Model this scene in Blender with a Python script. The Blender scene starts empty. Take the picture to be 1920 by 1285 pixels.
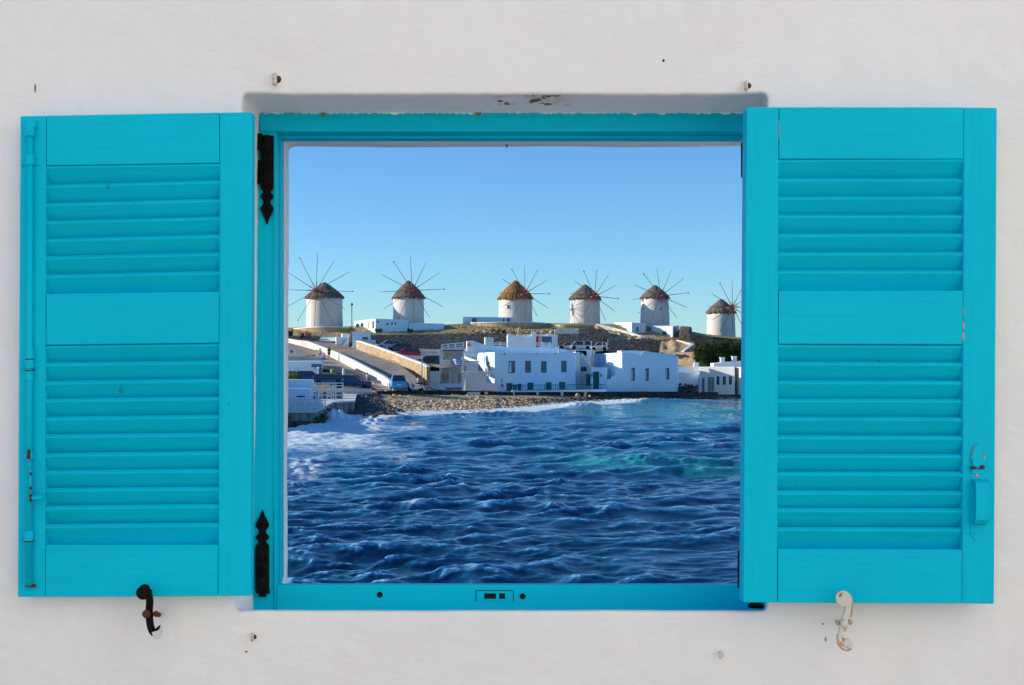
import bpy, bmesh, math, random
import numpy as np
from mathutils import Vector, Matrix, noise

random.seed(7)
rng = np.random.default_rng(7)
scene = bpy.context.scene
COL = scene.collection
R = math.radians

# ------------------------------------------------------------------ camera
CX, HY, K, CZ = 890.0, 660.0, 2400.0, 6.5        # principal column, eye level row, focal length (px), eye height (m)
cam_data = bpy.data.cameras.new("camera")
cam = bpy.data.objects.new("camera", cam_data)
COL.objects.link(cam)
cam.location = (0, 0, CZ)
cam.rotation_euler = (R(90), 0, 0)
cam_data.sensor_width = 36.0
cam_data.lens = 36.0 * K / 1920.0
cam_data.shift_x = (960.0 - CX) / 1920.0
cam_data.shift_y = (HY - 642.5) / 1920.0
cam_data.clip_start = 0.05
cam_data.clip_end = 6000
scene.camera = cam

# ------------------------------------------------------------------ light
SUN_EL, SUN_AZ = 18.5, 6.0                      # elevation; degrees the sun stands behind the window wall, far left
world = bpy.data.worlds.new("World")
scene.world = world
world.use_nodes = True
wt = world.node_tree
wt.nodes.clear()
wo = wt.nodes.new("ShaderNodeOutputWorld")
wb = wt.nodes.new("ShaderNodeBackground")
sky = wt.nodes.new("ShaderNodeTexSky")
sky.sky_type = 'NISHITA'
sky.sun_disc = False
sky.sun_elevation = R(SUN_EL)
sky.sun_rotation = R(-(90 - SUN_AZ))
sky.air_density = 0.9
sky.dust_density = 0.0
sky.ozone_density = 6.0
sky.altitude = 0
wb.inputs[1].default_value = 0.093
tint = wt.nodes.new('ShaderNodeVectorMath'); tint.operation = 'MULTIPLY'; tint.inputs[1].default_value = (0.71, 0.885, 0.95)   # camera white balance on the sky as a whole
wt.links.new(sky.outputs[0], tint.inputs[0])
wt.links.new(tint.outputs[0], wb.inputs[0])
wt.links.new(wb.outputs[0], wo.inputs[0])

sun_data = bpy.data.lights.new("sun", 'SUN')
sun_data.energy = 3.2
sun_data.angle = R(0.6)
sun_data.color = (1.0, 0.88, 0.71)
sun = bpy.data.objects.new("sun", sun_data)
COL.objects.link(sun)
sdir = Vector((-math.cos(R(SUN_AZ)) * math.cos(R(SUN_EL)), math.sin(R(SUN_AZ)) * math.cos(R(SUN_EL)), math.sin(R(SUN_EL))))
sun.rotation_euler = sdir.to_track_quat('Z', 'Y').to_euler()
sun.location = (-40, 10, 60)

scene.view_settings.view_transform = 'Standard'
scene.view_settings.look = 'None'
scene.view_settings.gamma = 1.0
scene.view_settings.use_curve_mapping = False
scene.view_settings.exposure = 1.02
scene.render.engine = 'CYCLES'
scene.cycles.max_bounces = 8
scene.cycles.diffuse_bounces = 6

# ------------------------------------------------------------------ helpers
def P(px, py, Y):
    return Vector(((px - CX) / K * Y, Y, CZ - (py - HY) / K * Y))

def Z(py, Y):
    return CZ - (py - HY) / K * Y

def X(px, Y):
    return (px - CX) / K * Y

def Yz(py, z):                                   # distance at which row py meets height z
    return (CZ - z) * K / (py - HY)

def wloc(o):
    v = Vector((0, 0, 0))
    while o is not None:
        v += o.location
        o = o.parent
    return v

def tag(o, label=None, cat=None, group=None, kind=None):
    if label: o['label'] = label
    if cat: o['category'] = cat
    if group: o['group'] = group
    if kind: o['kind'] = kind
    return o

def thing(name, label, cat, loc, group=None, rz=0.0):
    o = bpy.data.objects.new(name, None)
    o.empty_display_size = 0.2
    COL.objects.link(o)
    o.location = loc
    o.rotation_euler = (0, 0, rz)
    tag(o, label, cat, group)
    return o

def copy_tree(o, parent=None):
    c = o.copy()
    COL.objects.link(c)
    c.parent = parent
    for ch in [x for x in bpy.data.objects if x.parent == o]:
        copy_tree(ch, c)
    return c

class MB:
    def __init__(s):
        s.v = []; s.f = []
    def add(s, vs, fs):
        n = len(s.v)
        s.v += [tuple(p) for p in vs]
        s.f += [tuple(i + n for i in f) for f in fs]
        return s
    def box(s, x0, x1, y0, y1, z0, z1):
        return s.hexa([(x0, y0, z0), (x1, y0, z0), (x1, y0, z1), (x0, y0, z1)], [(x0, y1, z0), (x1, y1, z0), (x1, y1, z1), (x0, y1, z1)])
    def hexa(s, a, b):
        return s.add(list(a) + list(b), [(0, 1, 2, 3), (7, 6, 5, 4), (1, 0, 4, 5), (3, 2, 6, 7), (0, 3, 7, 4), (2, 1, 5, 6)])
    def obox(s, c, size, rot=None):
        hx, hy, hz = [q / 2 for q in size]
        pts = [Vector((x, y, z)) for y in (-hy, hy) for (x, z) in ((-hx, -hz), (hx, -hz), (hx, hz), (-hx, hz))]
        if rot is not None: pts = [rot @ p for p in pts]
        pts = [p + Vector(c) for p in pts]
        return s.hexa(pts[:4], pts[4:])
    def prism(s, pts, y0, y1):                    # pts in (x, z); y0 near, y1 far
        n = len(pts)
        vs = [(x, y0, z) for x, z in pts] + [(x, y1, z) for x, z in pts]
        fs = [tuple(range(n)), tuple(reversed(range(n, 2 * n)))]
        fs += [(i, i + n, (i + 1) % n + n, (i + 1) % n) for i in range(n)]
        return s.add(vs, fs)
    def ppx(s, pts, Y, th):                       # outline by picture points standing at distance Y, real thickness th
        return s.prism([(X(a, Y), Z(b, Y)) for a, b in pts], Y, Y + th)
    def bpx(s, x0, y0, x1, y1, Y, th):
        return s.box(X(x0, Y), X(x1, Y), Y, Y + th, Z(y1, Y), Z(y0, Y))
    def tube(s, p0, p1, r0, r1=None, n=8, caps=True):
        if r1 is None: r1 = r0
        p0 = Vector(p0); p1 = Vector(p1)
        d = (p1 - p0).normalized()
        u = d.orthogonal().normalized(); w = d.cross(u)
        vs = []
        for p, r in ((p0, r0), (p1, r1)):
            for i in range(n):
                a = 2 * math.pi * i / n
                vs.append(p + u * math.cos(a) * r + w * math.sin(a) * r)
        fs = [(i, (i + 1) % n, (i + 1) % n + n, i + n) for i in range(n)]
        if caps: fs += [tuple(reversed(range(n))), tuple(range(n, 2 * n))]
        return s.add(vs, fs)
    def path(s, pts, r, n=8):
        for a, b in zip(pts[:-1], pts[1:]): s.tube(a, b, r, r, n)
        return s
    def lathe(s, c, prof, n=24, axis='z'):        # prof: (radius, t)
        vs = []
        for r, t in prof:
            for i in range(n):
                a = 2 * math.pi * i / n
                q = (math.cos(a) * r, math.sin(a) * r, t) if axis == 'z' else ((math.cos(a) * r, t, math.sin(a) * r) if axis == 'y' else (t, math.cos(a) * r, math.sin(a) * r))
                vs.append((c[0] + q[0], c[1] + q[1], c[2] + q[2]))
        fs = []
        for k in range(len(prof) - 1):
            for i in range(n):
                j = (i + 1) % n
                fs.append((k * n + i, k * n + j, (k + 1) * n + j, (k + 1) * n + i))
        fs += [tuple(reversed(range(n))), tuple(range((len(prof) - 1) * n, len(prof) * n))]
        return s.add(vs, fs)
    def quad(s, a, b, c, d): return s.add([a, b, c, d], [(0, 1, 2, 3)])
    def build(s, name, mat, parent=None, smooth=False, bevel=0.0, seg=2, local=False, recalc=True):
        off = Vector((0, 0, 0)) if (parent is None or local) else wloc(parent)
        if parent is None and not local and s.v:
            a = np.array(s.v)
            off = Vector(((a[:, 0].min() + a[:, 0].max()) / 2, (a[:, 1].min() + a[:, 1].max()) / 2, a[:, 2].min()))
        me = bpy.data.meshes.new(name)
        me.from_pydata([(x - off.x, y - off.y, z - off.z) for x, y, z in s.v], [], s.f)
        if recalc or bevel:
            bm = bmesh.new(); bm.from_mesh(me)
            if recalc: bmesh.ops.recalc_face_normals(bm, faces=bm.faces)
            if bevel:
                es = [e for e in bm.edges if len(e.link_faces) == 2 and e.calc_face_angle(0) > 0.5]
                bmesh.ops.bevel(bm, geom=es, offset=bevel, segments=seg, profile=0.6, affect='EDGES', clamp_overlap=True)
            bm.to_mesh(me); bm.free()
        me.materials.append(mat)
        if smooth: me.polygons.foreach_set('use_smooth', [True] * len(me.polygons))
        o = bpy.data.objects.new(name, me)
        COL.objects.link(o)
        if parent is not None:
            o.parent = parent
            if not local: pass
        elif not local: o.location = off
        return o

# ------------------------------------------------------------------ materials
def nt(m):
    m.use_nodes = True
    t = m.node_tree
    return t, t.nodes['Principled BSDF'], t.nodes, t.links

def mat(name, c1, c2=None, rough=0.7, scale=1.0, stretch=(1, 1, 1), bump=0.0, bscale=None, bdist=0.01, spec=0.3, metal=0.0, lo=0.35, hi=0.65, detail=6, spots=None, obj=False):
    m = bpy.data.materials.new(name)
    t, b, N, L = nt(m)
    b.inputs['Roughness'].default_value = rough
    b.inputs['Specular IOR Level'].default_value = spec
    b.inputs['Metallic'].default_value = metal
    if obj:
        g = N.new('ShaderNodeTexCoord'); pos = g.outputs['Object']
    else:
        g = N.new('ShaderNodeNewGeometry'); pos = g.outputs['Position']
    mp = N.new('ShaderNodeMapping'); mp.inputs['Scale'].default_value = stretch
    L.new(pos, mp.inputs[0])
    if c2 is None: c2 = c1
    n = N.new('ShaderNodeTexNoise'); n.inputs['Scale'].default_value = scale; n.inputs['Detail'].default_value = detail
    n.inputs['Roughness'].default_value = 0.6
    L.new(mp.outputs[0], n.inputs['Vector'])
    mr = N.new('ShaderNodeMapRange'); mr.inputs[1].default_value = lo; mr.inputs[2].default_value = hi
    L.new(n.outputs['Fac'], mr.inputs[0])
    mx = N.new('ShaderNodeMix'); mx.data_type = 'RGBA'
    mx.inputs['A'].default_value = (*c1, 1); mx.inputs['B'].default_value = (*c2, 1)
    L.new(mr.outputs[0], mx.inputs['Factor'])
    out = mx.outputs['Result']
    if spots:                                     # (colour, scale, threshold)
        n2 = N.new('ShaderNodeTexNoise'); n2.inputs['Scale'].default_value = spots[1]; n2.inputs['Detail'].default_value = 5
        L.new(pos, n2.inputs['Vector'])
        m2 = N.new('ShaderNodeMapRange'); m2.inputs[1].default_value = spots[2]; m2.inputs[2].default_value = spots[2] + 0.04
        L.new(n2.outputs['Fac'], m2.inputs[0])
        x2 = N.new('ShaderNodeMix'); x2.data_type = 'RGBA'; x2.inputs['B'].default_value = (*spots[0], 1)
        L.new(out, x2.inputs['A']); L.new(m2.outputs[0], x2.inputs['Factor'])
        out = x2.outputs['Result']
    L.new(out, b.inputs['Base Color'])
    if bump:
        nb = N.new('ShaderNodeTexNoise'); nb.inputs['Scale'].default_value = bscale or scale * 4; nb.inputs['Detail'].default_value = 6
        L.new(mp.outputs[0], nb.inputs['Vector'])
        bp = N.new('ShaderNodeBump'); bp.inputs['Strength'].default_value = bump; bp.inputs['Distance'].default_value = bdist
        L.new(nb.outputs['Fac'], bp.inputs['Height']); L.new(bp.outputs[0], b.inputs['Normal'])
    return m

def stone_mat(name, cols, joint, scale, bump=0.6, dist=0.06, stretch=(1, 1, 1.5)):
    """rubble masonry seen from far away: every cell its own stone colour, joints darker"""
    m = bpy.data.materials.new(name)
    t, b, N, L = nt(m)
    b.inputs['Roughness'].default_value = 0.9; b.inputs['Specular IOR Level'].default_value = 0.15
    g = N.new('ShaderNodeNewGeometry')
    mp = N.new('ShaderNodeMapping'); mp.inputs['Scale'].default_value = stretch
    L.new(g.outputs['Position'], mp.inputs[0])
    nz = N.new('ShaderNodeTexNoise'); nz.inputs['Scale'].default_value = 1.2
    L.new(mp.outputs[0], nz.inputs['Vector'])
    va = N.new('ShaderNodeVectorMath'); va.operation = 'MULTIPLY_ADD'; va.inputs[1].default_value = (0.4, 0.4, 0.4)
    L.new(nz.outputs['Color'], va.inputs[0]); L.new(mp.outputs[0], va.inputs[2])
    v = N.new('ShaderNodeTexVoronoi'); v.inputs['Scale'].default_value = scale
    L.new(va.outputs[0], v.inputs['Vector'])
    e = N.new('ShaderNodeTexVoronoi'); e.feature = 'DISTANCE_TO_EDGE'; e.inputs['Scale'].default_value = scale
    L.new(va.outputs[0], e.inputs['Vector'])
    sp = N.new('ShaderNodeSeparateColor'); L.new(v.outputs['Color'], sp.inputs[0])
    rp = N.new('ShaderNodeValToRGB')
    cr = rp.color_ramp
    while len(cr.elements) < len(cols): cr.elements.new(0.5)
    for i, c in enumerate(cols):
        cr.elements[i].position = i / (len(cols) - 1); cr.elements[i].color = (*c, 1)
    L.new(sp.outputs[0], rp.inputs[0])
    mr = N.new('ShaderNodeMapRange'); mr.inputs[1].default_value = 0.02; mr.inputs[2].default_value = 0.10
    L.new(e.outputs[0], mr.inputs[0])
    mx = N.new('ShaderNodeMix'); mx.data_type = 'RGBA'; mx.inputs['A'].default_value = (*joint, 1)
    L.new(mr.outputs[0], mx.inputs['Factor']); L.new(rp.outputs[0], mx.inputs['B'])
    n3 = N.new('ShaderNodeTexNoise'); n3.inputs['Scale'].default_value = 0.25; n3.inputs['Detail'].default_value = 4
    L.new(g.outputs['Position'], n3.inputs['Vector'])
    m3 = N.new('ShaderNodeMapRange'); m3.inputs[3].default_value = 0.72; m3.inputs[4].default_value = 1.2
    L.new(n3.outputs['Fac'], m3.inputs[0])
    vm = N.new('ShaderNodeVectorMath'); vm.operation = 'SCALE'
    L.new(mx.outputs['Result'], vm.inputs[0]); L.new(m3.outputs[0], vm.inputs['Scale'])
    L.new(vm.outputs[0], b.inputs['Base Color'])
    bp = N.new('ShaderNodeBump'); bp.inputs['Strength'].default_value = bump; bp.inputs['Distance'].default_value = dist
    L.new(mr.outputs[0], bp.inputs['Height']); L.new(bp.outputs[0], b.inputs['Normal'])
    return m

M = {}
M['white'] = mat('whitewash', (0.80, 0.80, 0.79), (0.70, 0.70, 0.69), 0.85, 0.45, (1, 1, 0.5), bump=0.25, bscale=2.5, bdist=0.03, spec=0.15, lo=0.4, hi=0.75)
M['shade_blue_white'] = mat('shade_blue_whitewash', (0.66, 0.84, 0.95), (0.60, 0.78, 0.90), 0.85, 0.4, (1, 1, 0.4), bump=0.25, bscale=2.5, bdist=0.03, spec=0.15, lo=0.4, hi=0.75)  # blue of the shaded fronts is mixed into this whitewash colour
M['mill_white'] = mat('mill_whitewash', (0.68, 0.66, 0.62), (0.56, 0.54, 0.50), 0.88, 0.5, (1, 1, 0.35), bump=0.3, bscale=2.0, bdist=0.04, spec=0.12, lo=0.4, hi=0.8)
M['coping'] = mat('coping_whitewash', (0.78, 0.76, 0.72), (0.60, 0.57, 0.52), 0.9, 1.2, bump=0.3, spec=0.1)
M['thatch'] = mat('thatch', (0.125, 0.10, 0.085), (0.22, 0.18, 0.15), 0.95, 3.0, (1, 1, 0.35), bump=0.9, bscale=6, bdist=0.1, spec=0.05, lo=0.3, hi=0.7)
M['thatch_tan'] = mat('thatch_ochre', (0.20, 0.095, 0.035), (0.36, 0.19, 0.08), 0.95, 3.0, (1, 1, 0.35), bump=0.9, bscale=6, bdist=0.1, spec=0.05, lo=0.3, hi=0.7)
M['spar'] = mat('weathered_spar_wood', (0.13, 0.11, 0.10), (0.20, 0.17, 0.15), 0.8, 3.0)
M['redwood'] = mat('red_painted_wood', (0.42, 0.06, 0.04), (0.25, 0.05, 0.04), 0.7, 2.0)
M['stone_tan'] = stone_mat('tan_rubble_stone', [(0.42, 0.30, 0.17), (0.52, 0.39, 0.24), (0.34, 0.25, 0.16), (0.58, 0.46, 0.31)], (0.42, 0.33, 0.22), 1.7, 0.35, 0.05)
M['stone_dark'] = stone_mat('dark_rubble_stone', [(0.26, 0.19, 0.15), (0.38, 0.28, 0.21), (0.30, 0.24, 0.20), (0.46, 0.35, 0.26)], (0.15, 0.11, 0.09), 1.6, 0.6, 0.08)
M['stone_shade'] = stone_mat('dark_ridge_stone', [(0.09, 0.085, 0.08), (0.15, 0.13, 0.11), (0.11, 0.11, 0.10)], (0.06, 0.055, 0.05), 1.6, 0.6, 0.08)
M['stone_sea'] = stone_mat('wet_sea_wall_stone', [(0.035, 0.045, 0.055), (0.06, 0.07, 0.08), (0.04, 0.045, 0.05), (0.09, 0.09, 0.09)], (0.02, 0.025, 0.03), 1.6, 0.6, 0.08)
M['concrete'] = mat('quay_concrete', (0.20, 0.19, 0.18), (0.32, 0.29, 0.26), 0.9, 0.8, (1, 1, 0.4), bump=0.5, bscale=3, bdist=0.06, spots=((0.06, 0.08, 0.05), 0.9, 0.6))
M['drygrass'] = mat('dry_grass_earth', (0.50, 0.37, 0.20), (0.32, 0.25, 0.13), 0.95, 0.6, bump=0.8, bscale=2.5, bdist=0.15, spec=0.05, spots=((0.10, 0.11, 0.04), 0.9, 0.62))
M['earth'] = mat('bare_earth', (0.56, 0.41, 0.23), (0.42, 0.31, 0.18), 0.95, 0.4, bump=0.7, bscale=2, bdist=0.15, spec=0.05)
M['asphalt'] = mat('worn_asphalt', (0.25, 0.225, 0.20), (0.33, 0.30, 0.27), 0.9, 0.35, bump=0.2, bscale=8, bdist=0.01, spec=0.2)
M['paving'] = mat('pale_stone_paving', (0.36, 0.31, 0.26), (0.45, 0.39, 0.33), 0.9, 0.5, bump=0.2, bscale=6, spec=0.2)
M['terrace'] = mat('pale_stone_terrace', (0.42, 0.37, 0.32), (0.35, 0.31, 0.27), 0.85, 1.5, bump=0.2)
M['teal'] = None
M['glass'] = mat('dark_window_glass', (0.03, 0.05, 0.07), (0.05, 0.07, 0.09), 0.12, 1.0, spec=0.6)
M['shut_blue'] = mat('blue_grey_shutter', (0.10, 0.17, 0.24), (0.13, 0.20, 0.27), 0.6, 2.0)
M['wood_white'] = mat('white_painted_wood', (0.74, 0.75, 0.76), (0.66, 0.67, 0.68), 0.6, 3.0)
M['green'] = mat('dark_green_paint', (0.01, 0.085, 0.07), (0.015, 0.11, 0.09), 0.5, 2.0)
M['green2'] = mat('teal_green_railing_paint', (0.015, 0.10, 0.11), (0.02, 0.13, 0.13), 0.5, 2.0)
M['red'] = mat('red_paint', (0.60, 0.02, 0.02), (0.5, 0.02, 0.02), 0.5)
M['pink'] = mat('pink_paint', (0.70, 0.28, 0.22), None, 0.6)
M['blinds'] = mat('beige_blind_cloth', (0.50, 0.47, 0.38), (0.42, 0.39, 0.32), 0.8, 1.0)
M['canvas'] = mat('white_canvas', (0.74, 0.73, 0.70), (0.66, 0.65, 0.62), 0.8, 0.6, (1, 1, 0.2), bump=0.3, bscale=1.5, bdist=0.08)
M['maroon'] = mat('maroon_paint', (0.12, 0.02, 0.035), None, 0.5)
M['iron'] = mat('black_wrought_iron', (0.003, 0.003, 0.004), (0.006, 0.005, 0.006), 0.7, 30, bump=0.6, bscale=150, bdist=0.002, spec=0.12, spots=((0.035, 0.015, 0.010), 45, 0.66))
M['iron_white'] = mat('white_painted_iron', (0.70, 0.69, 0.64), (0.62, 0.60, 0.54), 0.55, 20, bump=0.3, bscale=120, bdist=0.001, spots=((0.45, 0.20, 0.05), 55, 0.60))
M['rust'] = mat('rust', (0.13, 0.05, 0.022), (0.06, 0.026, 0.018), 0.9, 120, bump=0.6, bscale=300, bdist=0.001)
M['rust_light'] = mat('ochre_rust', (0.50, 0.28, 0.10), (0.62, 0.48, 0.30), 0.9, 90)
M['dark'] = mat('dark_recess', (0.012, 0.010, 0.010), None, 0.9)
M['tyre'] = mat('tyre_rubber', (0.012, 0.012, 0.013), None, 0.8)
M['rim'] = mat('wheel_rim_metal', (0.4, 0.4, 0.42), None, 0.35, metal=0.7)
M['lamp_red'] = mat('tail_lamp_red', (0.5, 0.02, 0.02), None, 0.25)
M['lamp_clear'] = mat('headlamp_clear', (0.6, 0.62, 0.64), None, 0.15, spec=0.6)
M['leaf'] = mat('dark_foliage', (0.022, 0.045, 0.012), (0.07, 0.095, 0.03), 0.8, 0.9, spec=0.15)
M['leaf2'] = mat('yellow_green_foliage', (0.12, 0.17, 0.02), (0.25, 0.26, 0.03), 0.8, 1.5, spec=0.15)
M['bark'] = mat('bark', (0.07, 0.05, 0.035), (0.12, 0.09, 0.06), 0.95, 2)
M['skin'] = mat('skin', (0.40, 0.22, 0.15), None, 0.6)
M['hair'] = mat('dark_hair', (0.03, 0.02, 0.015), None, 0.7)
M['pole'] = mat('grey_metal_pole', (0.10, 0.10, 0.11), None, 0.5, metal=0.3)
def plain(name, c, rough=0.5, spec=0.4):
    return mat(name, c, tuple(q * 0.88 for q in c), rough, 2.0, spec=spec)

# ================================================================== near wall
def plaster_material():
    m = bpy.data.materials.new('painted_plaster')
    t, b, N, L = nt(m)
    b.inputs['Roughness'].default_value = 0.9; b.inputs['Specular IOR Level'].default_value = 0.12
    g = N.new('ShaderNodeNewGeometry'); pos = g.outputs['Position']
    def noise_(scale, detail=5, st=(1, 1, 1), rough=0.55):
        mp = N.new('ShaderNodeMapping'); mp.inputs['Scale'].default_value = st
        L.new(pos, mp.inputs[0])
        n = N.new('ShaderNodeTexNoise'); n.inputs['Scale'].default_value = scale; n.inputs['Detail'].default_value = detail; n.inputs['Roughness'].default_value = rough
        L.new(mp.outputs[0], n.inputs['Vector'])
        return n.outputs['Fac']
    def rng_(src, a, bb, lo=0.0, hi=1.0):
        q = N.new('ShaderNodeMapRange'); q.inputs[1].default_value = a; q.inputs[2].default_value = bb
        q.inputs[3].default_value = lo; q.inputs[4].default_value = hi
        L.new(src, q.inputs[0]); return q.outputs[0]
    def mix_(f, a, c):
        x = N.new('ShaderNodeMix'); x.data_type = 'RGBA'
        if isinstance(a, tuple): x.inputs['A'].default_value = (*a, 1)
        else: L.new(a, x.inputs['A'])
        x.inputs['B'].default_value = (*c, 1)
        L.new(f, x.inputs['Factor']); return x.outputs['Result']
    def mul_(a, c):
        x = N.new('ShaderNodeMath'); x.operation = 'MULTIPLY'
        L.new(a, x.inputs[0])
        if isinstance(c, float): x.inputs[1].default_value = c
        else: L.new(c, x.inputs[1])
        return x.outputs[0]
    def add_(a, c):
        x = N.new('ShaderNodeMath'); x.operation = 'ADD'
        L.new(a, x.inputs[0]); L.new(c, x.inputs[1]); return x.outputs[0]
    col = mix_(rng_(noise_(1.6, 3), 0.35, 0.7), (0.88, 0.866, 0.850), (0.852, 0.845, 0.842))
    col = mix_(rng_(noise_(6, 6), 0.52, 0.78, 0, 0.5), col, (0.81, 0.795, 0.76))
    col = mix_(rng_(noise_(3, 5, (1, 1, 0.25)), 0.60, 0.72, 0, 0.22), col, (0.66, 0.62, 0.55))
    # tiny dark specks
    col = mix_(rng_(noise_(85, 2), 0.785, 0.80, 0, 0.7), col, (0.30, 0.27, 0.24))
    # flaked paint on the underside of the lintel
    sx = N.new('ShaderNodeSeparateXYZ'); L.new(pos, sx.inputs[0])
    mx1 = mul_(rng_(sx.outputs[0], 0.02, 0.045), rng_(sx.outputs[0], 0.19, 0.165))
    mz = rng_(sx.outputs[2], CZ + 0.470, CZ + 0.476)
    my = mul_(rng_(sx.outputs[1], 2.408, 2.412), rng_(sx.outputs[1], 2.52, 2.50))
    area = mul_(mul_(mx1, mz), my)
    fl = mul_(rng_(noise_(38, 4, (1, 0.45, 1)), 0.545, 0.57), area)
    col = mix_(mul_(rng_(noise_(25, 4, (1, 0.45, 1)), 0.45, 0.55, 0, 0.5), area), col, (0.62, 0.55, 0.45))
    col = mix_(fl, col, (0.22, 0.14, 0.09))
    L.new(col, b.inputs['Base Color'])
    h = add_(mul_(noise_(3.5, 3), 1.0), mul_(noise_(22, 4, (1, 1, 1.6)), 0.16))
    h = add_(h, mul_(noise_(9, 4, (1, 1, 5)), 0.05))
    h = add_(h, mul_(noise_(140, 3), 0.02))
    bp = N.new('ShaderNodeBump'); bp.inputs['Strength'].default_value = 0.6; bp.inputs['Distance'].default_value = 0.032
    L.new(h, bp.inputs['Height']); L.new(bp.outputs[0], b.inputs['Normal'])
    return m
M['plaster'] = plaster_material()

def paint_material(name, c1, c2, rough=0.5, vertical=True):
    m = bpy.data.materials.new(name)
    t, b, N, L = nt(m)
    b.inputs['Roughness'].default_value = rough; b.inputs['Specular IOR Level'].default_value = 0.07
    g = N.new('ShaderNodeNewGeometry'); pos = g.outputs['Position']
    def noise_(scale, st, detail=5):
        mp = N.new('ShaderNodeMapping'); mp.inputs['Scale'].default_value = st
        L.new(pos, mp.inputs[0])
        n = N.new('ShaderNodeTexNoise'); n.inputs['Scale'].default_value = scale; n.inputs['Detail'].default_value = detail
        L.new(mp.outputs[0], n.inputs['Vector']); return n.outputs['Fac']
    st = (14, 14, 0.7) if vertical else (0.7, 14, 14)
    n = noise_(7, st)
    mr = N.new('ShaderNodeMapRange'); mr.inputs[1].default_value = 0.35; mr.inputs[2].default_value = 0.7
    L.new(noise_(2.2, (1, 1, 1)), mr.inputs[0])
    mx = N.new('ShaderNodeMix'); mx.data_type = 'RGBA'
    mx.inputs['A'].default_value = (*c1, 1); mx.inputs['B'].default_value = (*c2, 1)
    L.new(mr.outputs[0], mx.inputs['Factor'])
    # brush streaks: the coat is a little thinner along the grain
    ms = N.new('ShaderNodeMapRange'); ms.inputs[1].default_value = 0.46; ms.inputs[2].default_value = 0.72; ms.inputs[4].default_value = 0.30
    L.new(n, ms.inputs[0])
    m0 = N.new('ShaderNodeMix'); m0.data_type = 'RGBA'; m0.inputs['B'].default_value = (0.004, c1[1] * 0.72, c1[2] * 0.76, 1)
    L.new(mx.outputs['Result'], m0.inputs['A']); L.new(ms.outputs[0], m0.inputs['Factor']); mx = m0
    # tiny chips where the bare wood shows
    mc = N.new('ShaderNodeMapRange'); mc.inputs[1].default_value = 0.75; mc.inputs[2].default_value = 0.765; mc.inputs[4].default_value = 0.45
    L.new(noise_(45, (1, 1, 0.4), 3), mc.inputs[0])
    m2 = N.new('ShaderNodeMix'); m2.data_type = 'RGBA'; m2.inputs['B'].default_value = (0.02, 0.16, 0.19, 1)
    L.new(mx.outputs['Result'], m2.inputs['A']); L.new(mc.outputs[0], m2.inputs['Factor'])
    L.new(m2.outputs['Result'], b.inputs['Base Color'])
    ad = N.new('ShaderNodeMath'); ad.operation = 'MULTIPLY_ADD'; ad.inputs[1].default_value = 0.5
    L.new(noise_(3, (1, 1, 1)), ad.inputs[0]); L.new(n, ad.inputs[2])
    bp = N.new('ShaderNodeBump'); bp.inputs['Strength'].default_value = 0.5; bp.inputs['Distance'].default_value = 0.0016
    L.new(ad.outputs[0], bp.inputs['Height']); L.new(bp.outputs[0], b.inputs['Normal'])
    return m
TEAL = (0.0, 0.57, 0.76); TEAL2 = (0.0, 0.51, 0.71)
M['teal'] = paint_material('turquoise_paint_upright_grain', TEAL, TEAL2)
M['teal_h'] = paint_material('turquoise_paint_level_grain', TEAL, TEAL2, vertical=False)

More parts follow.
